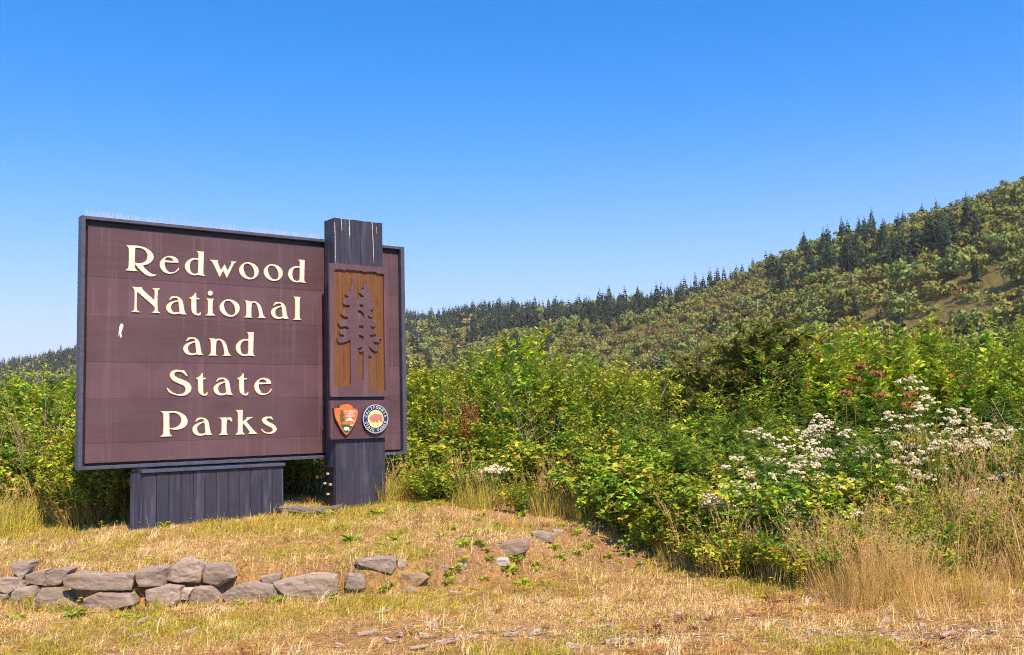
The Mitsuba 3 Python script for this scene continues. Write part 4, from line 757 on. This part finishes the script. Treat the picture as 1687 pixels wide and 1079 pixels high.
for q, (x, y) in enumerate(WEEDS):
    grow('weed', 'green_weed', x / 100, y / 100, rng, rng.uniform(.6, 1.2), 'small fresh green weed growing between the stones and the dry grass', 'weed', 'fresh green weeds on the bank')
for q in range(70):
    x = rng.uniform(-1.6, 2.0); y = rng.uniform(9.6, 12.6)
    if y < float(np.interp(x, BX, BY)) - .5 or y > float(mound_front(x)) + .6: continue
    grow('weed', 'green_weed', x, y, rng, rng.uniform(.4, .85), 'small fresh green weed growing between the stones and the dry grass', 'weed', 'fresh green weeds on the bank')
for x, y in YELLOW:
    grow('yellow_flower', 'yellow_flower', x / 100, y / 100, rng, rng.uniform(.75, 1.25), 'small yellow flower on a thin stalk in the dry grass', 'flower', 'yellow flowers in the dry grass', z=float(ground_z(x / 100, y / 100)) - .02)
for x, y in RED:
  for q in range(4):
    grow('red_weed', 'red_weed', x / 100 + rng.normal(0, .09), y / 100 + rng.normal(0, .06), rng, rng.uniform(.5, 1.0), 'low crimson weed in the dry grass at the right', 'weed', 'crimson weeds in the dry grass')

# ---------------------------------------------------------------- the short dry grass (nobody could count it)
def lawn(n, seed):
    r = np.random.default_rng(seed); u = r.random(n); y = 6.0 + 9.5 * u ** 1.25; half = y * .56 + .5; x = r.uniform(-1, 1, n) * half
    return x, y, r
a = Acc()
x, y, r = lawn(330000, 5)
p = np.stack([x, y, 0 * x], -1)
green = meshkit.fbm(p * .9 + 7, 4, 2); rust = meshkit.fbm(p * np.array([.8, 1.8, 1]) + 3, 4, 9); bare = meshkit.fbm(p * 1.9 + 1, 4, 21)
keep = (bare > .42) | (r.random(len(x)) < .28)
keep &= r.random(len(x)) > .8 * np.clip(meshkit.fbm(p * np.array([1.2, 2.6, 1]) + 31, 3, 4) * 5 - 2.4, 0, 1) * (y < 7.9)
keep &= y < np.where(x > 1.2, 11.8, front_y(x) - .4)
x, y, green, rust = x[keep], y[keep], green[keep], rust[keep]; n = len(x)
z = ground_z(x, y) - .004
lush = np.clip((y - 9.3) / 4, 0, 1) * .10
g = r.random(n) < np.clip((green + lush - .47) * 4.5, 0.03, .85); ru = r.random(n) < np.clip((rust - .46) * 4.5 * np.where(y < np.interp(x, BX, BY) - .5, 2.0, .55), .05, .85)
c = np.where(g[:, None], np.array([.50, .46, .07]), np.where(ru[:, None], np.array([.54, .31, .10]), np.array([.90, .68, .33]))) * np.exp(r.normal(0, .22, (n, 1))) * np.exp(r.normal(0, .06, (n, 3)))
tall = r.random(n) < .012
hh = np.where(tall, r.uniform(.08, .20, n), r.uniform(.018, .055, n) * (1 + .5 * g))
wd = .0055 * r.uniform(.6, 1.3, n); A = r.uniform(0, 2 * np.pi, n); ln = np.where(tall, r.uniform(.1, .5, n), r.uniform(.3, 1.5, n))
blades(a, np.stack([x, y, z], 1), hh, wd, A, ln, c)
scene['dry_grass'] = a.ply('m_dry'); tag('dry_grass', 'short sun bleached grass covering the bank and the foreground', 'grass', kind='stuff')
# matted clumps standing a little above the rest
cx, cy, r = lawn(4200, 15); ok = cy < np.where(cx > 1.2, 11.8, front_y(cx) - .4); cx, cy = cx[ok], cy[ok]; m = 16
x = np.repeat(cx, m) + r.normal(0, .03, len(cx) * m); y = np.repeat(cy, m) + r.normal(0, .03, len(cx) * m); n = len(x)
tone = np.array([(.88, .64, .34), (.62, .36, .13), (.46, .42, .08), (.40, .24, .10), (.94, .76, .48)])[r.choice(5, len(cx), p=[.36, .24, .16, .12, .12])]
c = np.repeat(tone, m, 0) * np.exp(r.normal(0, .2, (n, 1))); big = np.repeat(np.exp(r.normal(0, .45, len(cx))), m)
blades(a, np.stack([x, y, ground_z(x, y) - .004], 1), .055 * big * r.uniform(.5, 1.2, n), .0055, np.repeat(r.uniform(0, 6.28, len(cx)), m) + r.normal(0, .9, n), r.uniform(.5, 1.6, n), c)
scene['dry_grass'] = a.ply('m_dry')
# grass packed round the feet of the wall stones and in its joints
r = np.random.default_rng(66); cx = r.uniform(-5.0, -1.0, 260); cy = np.interp(cx, BX, BY) + np.where(r.random(260) < .72, r.uniform(-.17, -.02, 260), r.uniform(.12, .30, 260)); m = 15
x = np.repeat(cx, m) + r.normal(0, .028, 260 * m); y = np.repeat(cy, m) + r.normal(0, .014, 260 * m); n = len(x)
tone = np.array([(.88, .66, .34), (.60, .38, .14), (.46, .46, .08), (.36, .40, .06)])[r.choice(4, 260, p=[.42, .22, .2, .16])]
blades(a, np.stack([x, y, ground_z(x, y) - .006], 1), .075 * np.repeat(np.exp(r.normal(0, .4, 260)), m) * r.uniform(.5, 1.2, n), .006, r.uniform(0, 6.28, n), r.uniform(.2, 1.2, n), np.repeat(tone, m, 0) * np.exp(r.normal(0, .2, (n, 1))))
scene['dry_grass'] = a.ply('m_dry')
# bleached splinters and bark drifted over the bare foreground at the right
a = Acc(); r = np.random.default_rng(91)
for cx, cy, sx, sy, m in ((.85, 7.15, .32, .12, 150), (.25, 7.35, .45, .12, 110), (2.35, 7.05, .55, .10, 190), (-.55, 7.45, .4, .15, 90), (3.1, 7.1, .3, .12, 90), (1.4, 7.6, .4, .12, 80)):
    A = r.normal(.25, .6, m); x = cx + r.normal(0, sx, m); y = cy + r.normal(0, sy, m); P = np.stack([x, y, ground_z(x, y) + r.uniform(.012, .036, m)], 1)
    leaves(a, P, np.stack([np.cos(A), np.sin(A), r.normal(0, .1, m)], 1), np.array([0, 0, 1.]) + r.normal(0, .35, (m, 3)), r.uniform(.025, .10, m), r.uniform(.006, .016, m), vary(r, (.66, .52, .46), m, .3, .06) * np.where(r.random((m, 1)) < .25, .45, 1), fold=.3, curl=.05)
scene['wood_litter'] = a.ply('m_stem'); tag('wood_litter', 'bleached splinters and bark strewn over the bare foreground at the right', 'litter', kind='stuff')
# straw lying flat
a = Acc(); x, y, r = lawn(40000, 6); n = len(x); keep = y < 10.5; x, y = x[keep], y[keep]; n = len(x)
A = r.normal(.2, .9, n); P = np.stack([x, y, ground_z(x, y) + r.uniform(.004, .03, n)], 1)
leaves(a, P, np.stack([np.cos(A), np.sin(A), r.normal(0, .12, n)], 1), np.array([0, 0, 1.]) + r.normal(0, .3, (n, 3)), r.uniform(.04, .14, n), .004, vary(r, (.68, .48, .25), n, .25, .06), curl=.02)
scene['straw'] = a.ply('m_dry'); tag('straw', 'loose pale straw lying over the short grass', 'straw', kind='stuff')

# ---------------------------------------------------------------- the wooded hillside
rng = np.random.default_rng(31)
def sample(n, x0, x1, y0, y1):
    return rng.uniform(x0, x1, n), rng.uniform(y0, y1, n)
x, y = sample(150000, -1250, 560, 120, 1450)
az = np.degrees(np.arctan2(x, y)); dist = np.hypot(x, y); z = hill_z(x, y); elev = np.degrees(np.arctan2(z + 12, dist))
e = .5; gxh = (hill_z(x + e, y) - z) / e; gyh = (hill_z(x, y + e) - z) / e
facing = -(gxh * x + gyh * y) / dist   # slope towards the road: negative there
ok = (np.abs(az) < 31.5) & (elev > 2.2) & (z > 6) & (facing < .4)
x, y, z, az, dist, elev = (v[ok] for v in (x, y, z, az, dist, elev))
p = np.stack([x, y, 0 * x], -1)
clear = meshkit.fbm(p / 45 + 4, 3, 6); con = meshkit.fbm(p / 75 + 9, 3, 12)
ridge_r = np.interp(az, *zip(*sorted((math.degrees(math.atan2(a_, b_)), math.hypot(a_, b_)) for a_, b_, c_ in RIDGE)))
up = np.clip(dist / ridge_r, 0, 1.1)
left = np.clip((9 - az) / 10, 0, 1)
pcon = np.clip(.04 + 4.0 * (con - .60) + 3.2 * np.clip(up - .90, 0, .12) * 2 + 1.0 * left * np.clip((up - .62) * 4, 0, 1), .015, .97)
kind = rng.random(len(x)) < pcon
prob = np.where(kind, .50, np.where((clear > .40) | (dist > 800), .27, .06)) * np.where(dist < 620, 1., np.where(kind, .85, .7))
take = rng.random(len(x)) < prob
idx = np.flatnonzero(take); idx = idx[np.argsort(dist[idx])]
cnt = {True: 0, False: 0}
for t in idx:
    k = bool(kind[t]); d = dist[t]; cnt[k] += 1
    s = rng.uniform(.5, 1.2) if k else rng.uniform(.45, 1.35)
    grp = ('far_conifer' if k else 'far_broadleaf') + ('' if d < 620 else '_low')
    m = at(x[t], y[t], z[t] - .8, rng.uniform(0, 6.28), s, s * rng.uniform(.85, 1.15)); gname = groups[grp][int(rng.integers(len(groups[grp])))]
    if cnt[k] <= 290:
        kk = instance(numbered('hill_conifer' if k else 'hill_tree'), gname, m)
        tag(kk, 'dark conifer standing on the near slope of the wooded hill' if k else 'olive green broadleaf tree on the near slope of the wooded hill', 'tree', 'conifers on the near hill slope' if k else 'broadleaf trees on the near hill slope')
    else:
        instance(f"{'conifer_wood' if k else 'broadleaf_wood'}__{cnt[k] - 290:03d}", gname, m)
tag('conifer_wood', 'dense dark conifers of the far hill ridge', 'wood', kind='stuff'); tag('broadleaf_wood', 'olive broadleaf wood covering the hillside', 'wood', kind='stuff')
q = 0
for t in np.flatnonzero(~take & (rng.random(len(x)) < .42) & (dist < 820)):
    q += 1; g_ = 'russet_bush' if (clear[t] < .40 and rng.random() < .35) else 'far_bush'
    instance(f'hill_scrub__{q:03d}', groups[g_][int(rng.integers(len(groups[g_])))], at(x[t], y[t], z[t] - .6, rng.uniform(0, 6), rng.uniform(.6, 1.5)))
tag('hill_scrub', 'low olive and russet scrub between the trees of the hillside', 'scrub', kind='stuff')
print('hill trees', cnt, 'scrub', q)
# a pale pole on the hillside
d = FW * 1628.87 + RT * (1247 - 843.5) - UP * (480 - 539.5); tt = 420 / d[1]; px_, py_ = d[0] * tt, 420.
a = Acc(); zz = float(hill_z(np.array([px_]), np.array([py_]))[0])
tube(a, [[px_, py_, zz - 1], [px_, py_, zz + 9]], .16, .12, (.6, .58, .55), 8); V, F, C = a.get(); put('utility_pole', (V, F), 'm_stem', color=C); tag('utility_pole', 'pale utility pole standing among the trees of the hillside', 'utility pole')
a = Acc(); tube(a, [[px_ - 1, py_, zz + 8.2], [px_ + 1, py_, zz + 8.2]], .08, .08, (.6, .58, .55), 6); V, F, C = a.get(); put('utility_pole__crossarm', (V, F), 'm_stem', color=C)

# ---------------------------------------------------------------- haze
if HAZE:
    scene['haze_medium'] = {'type': 'homogeneous', 'albedo': {'type': 'rgb', 'value': [.95, .95, .95]}, 'sigma_t': HAZE}
    scene['haze'] = {'type': 'cube', 'to_world': T().translate([0, 0, 62.5]).scale([4200, 4200, 72.5]), 'bsdf': {'type': 'null'}, 'interior': {'type': 'ref', 'id': 'haze_medium'}}
    tag('haze', 'thin summer haze over the land', 'haze', kind='stuff')
    scene['camera']['medium'] = {'type': 'ref', 'id': 'haze_medium'}
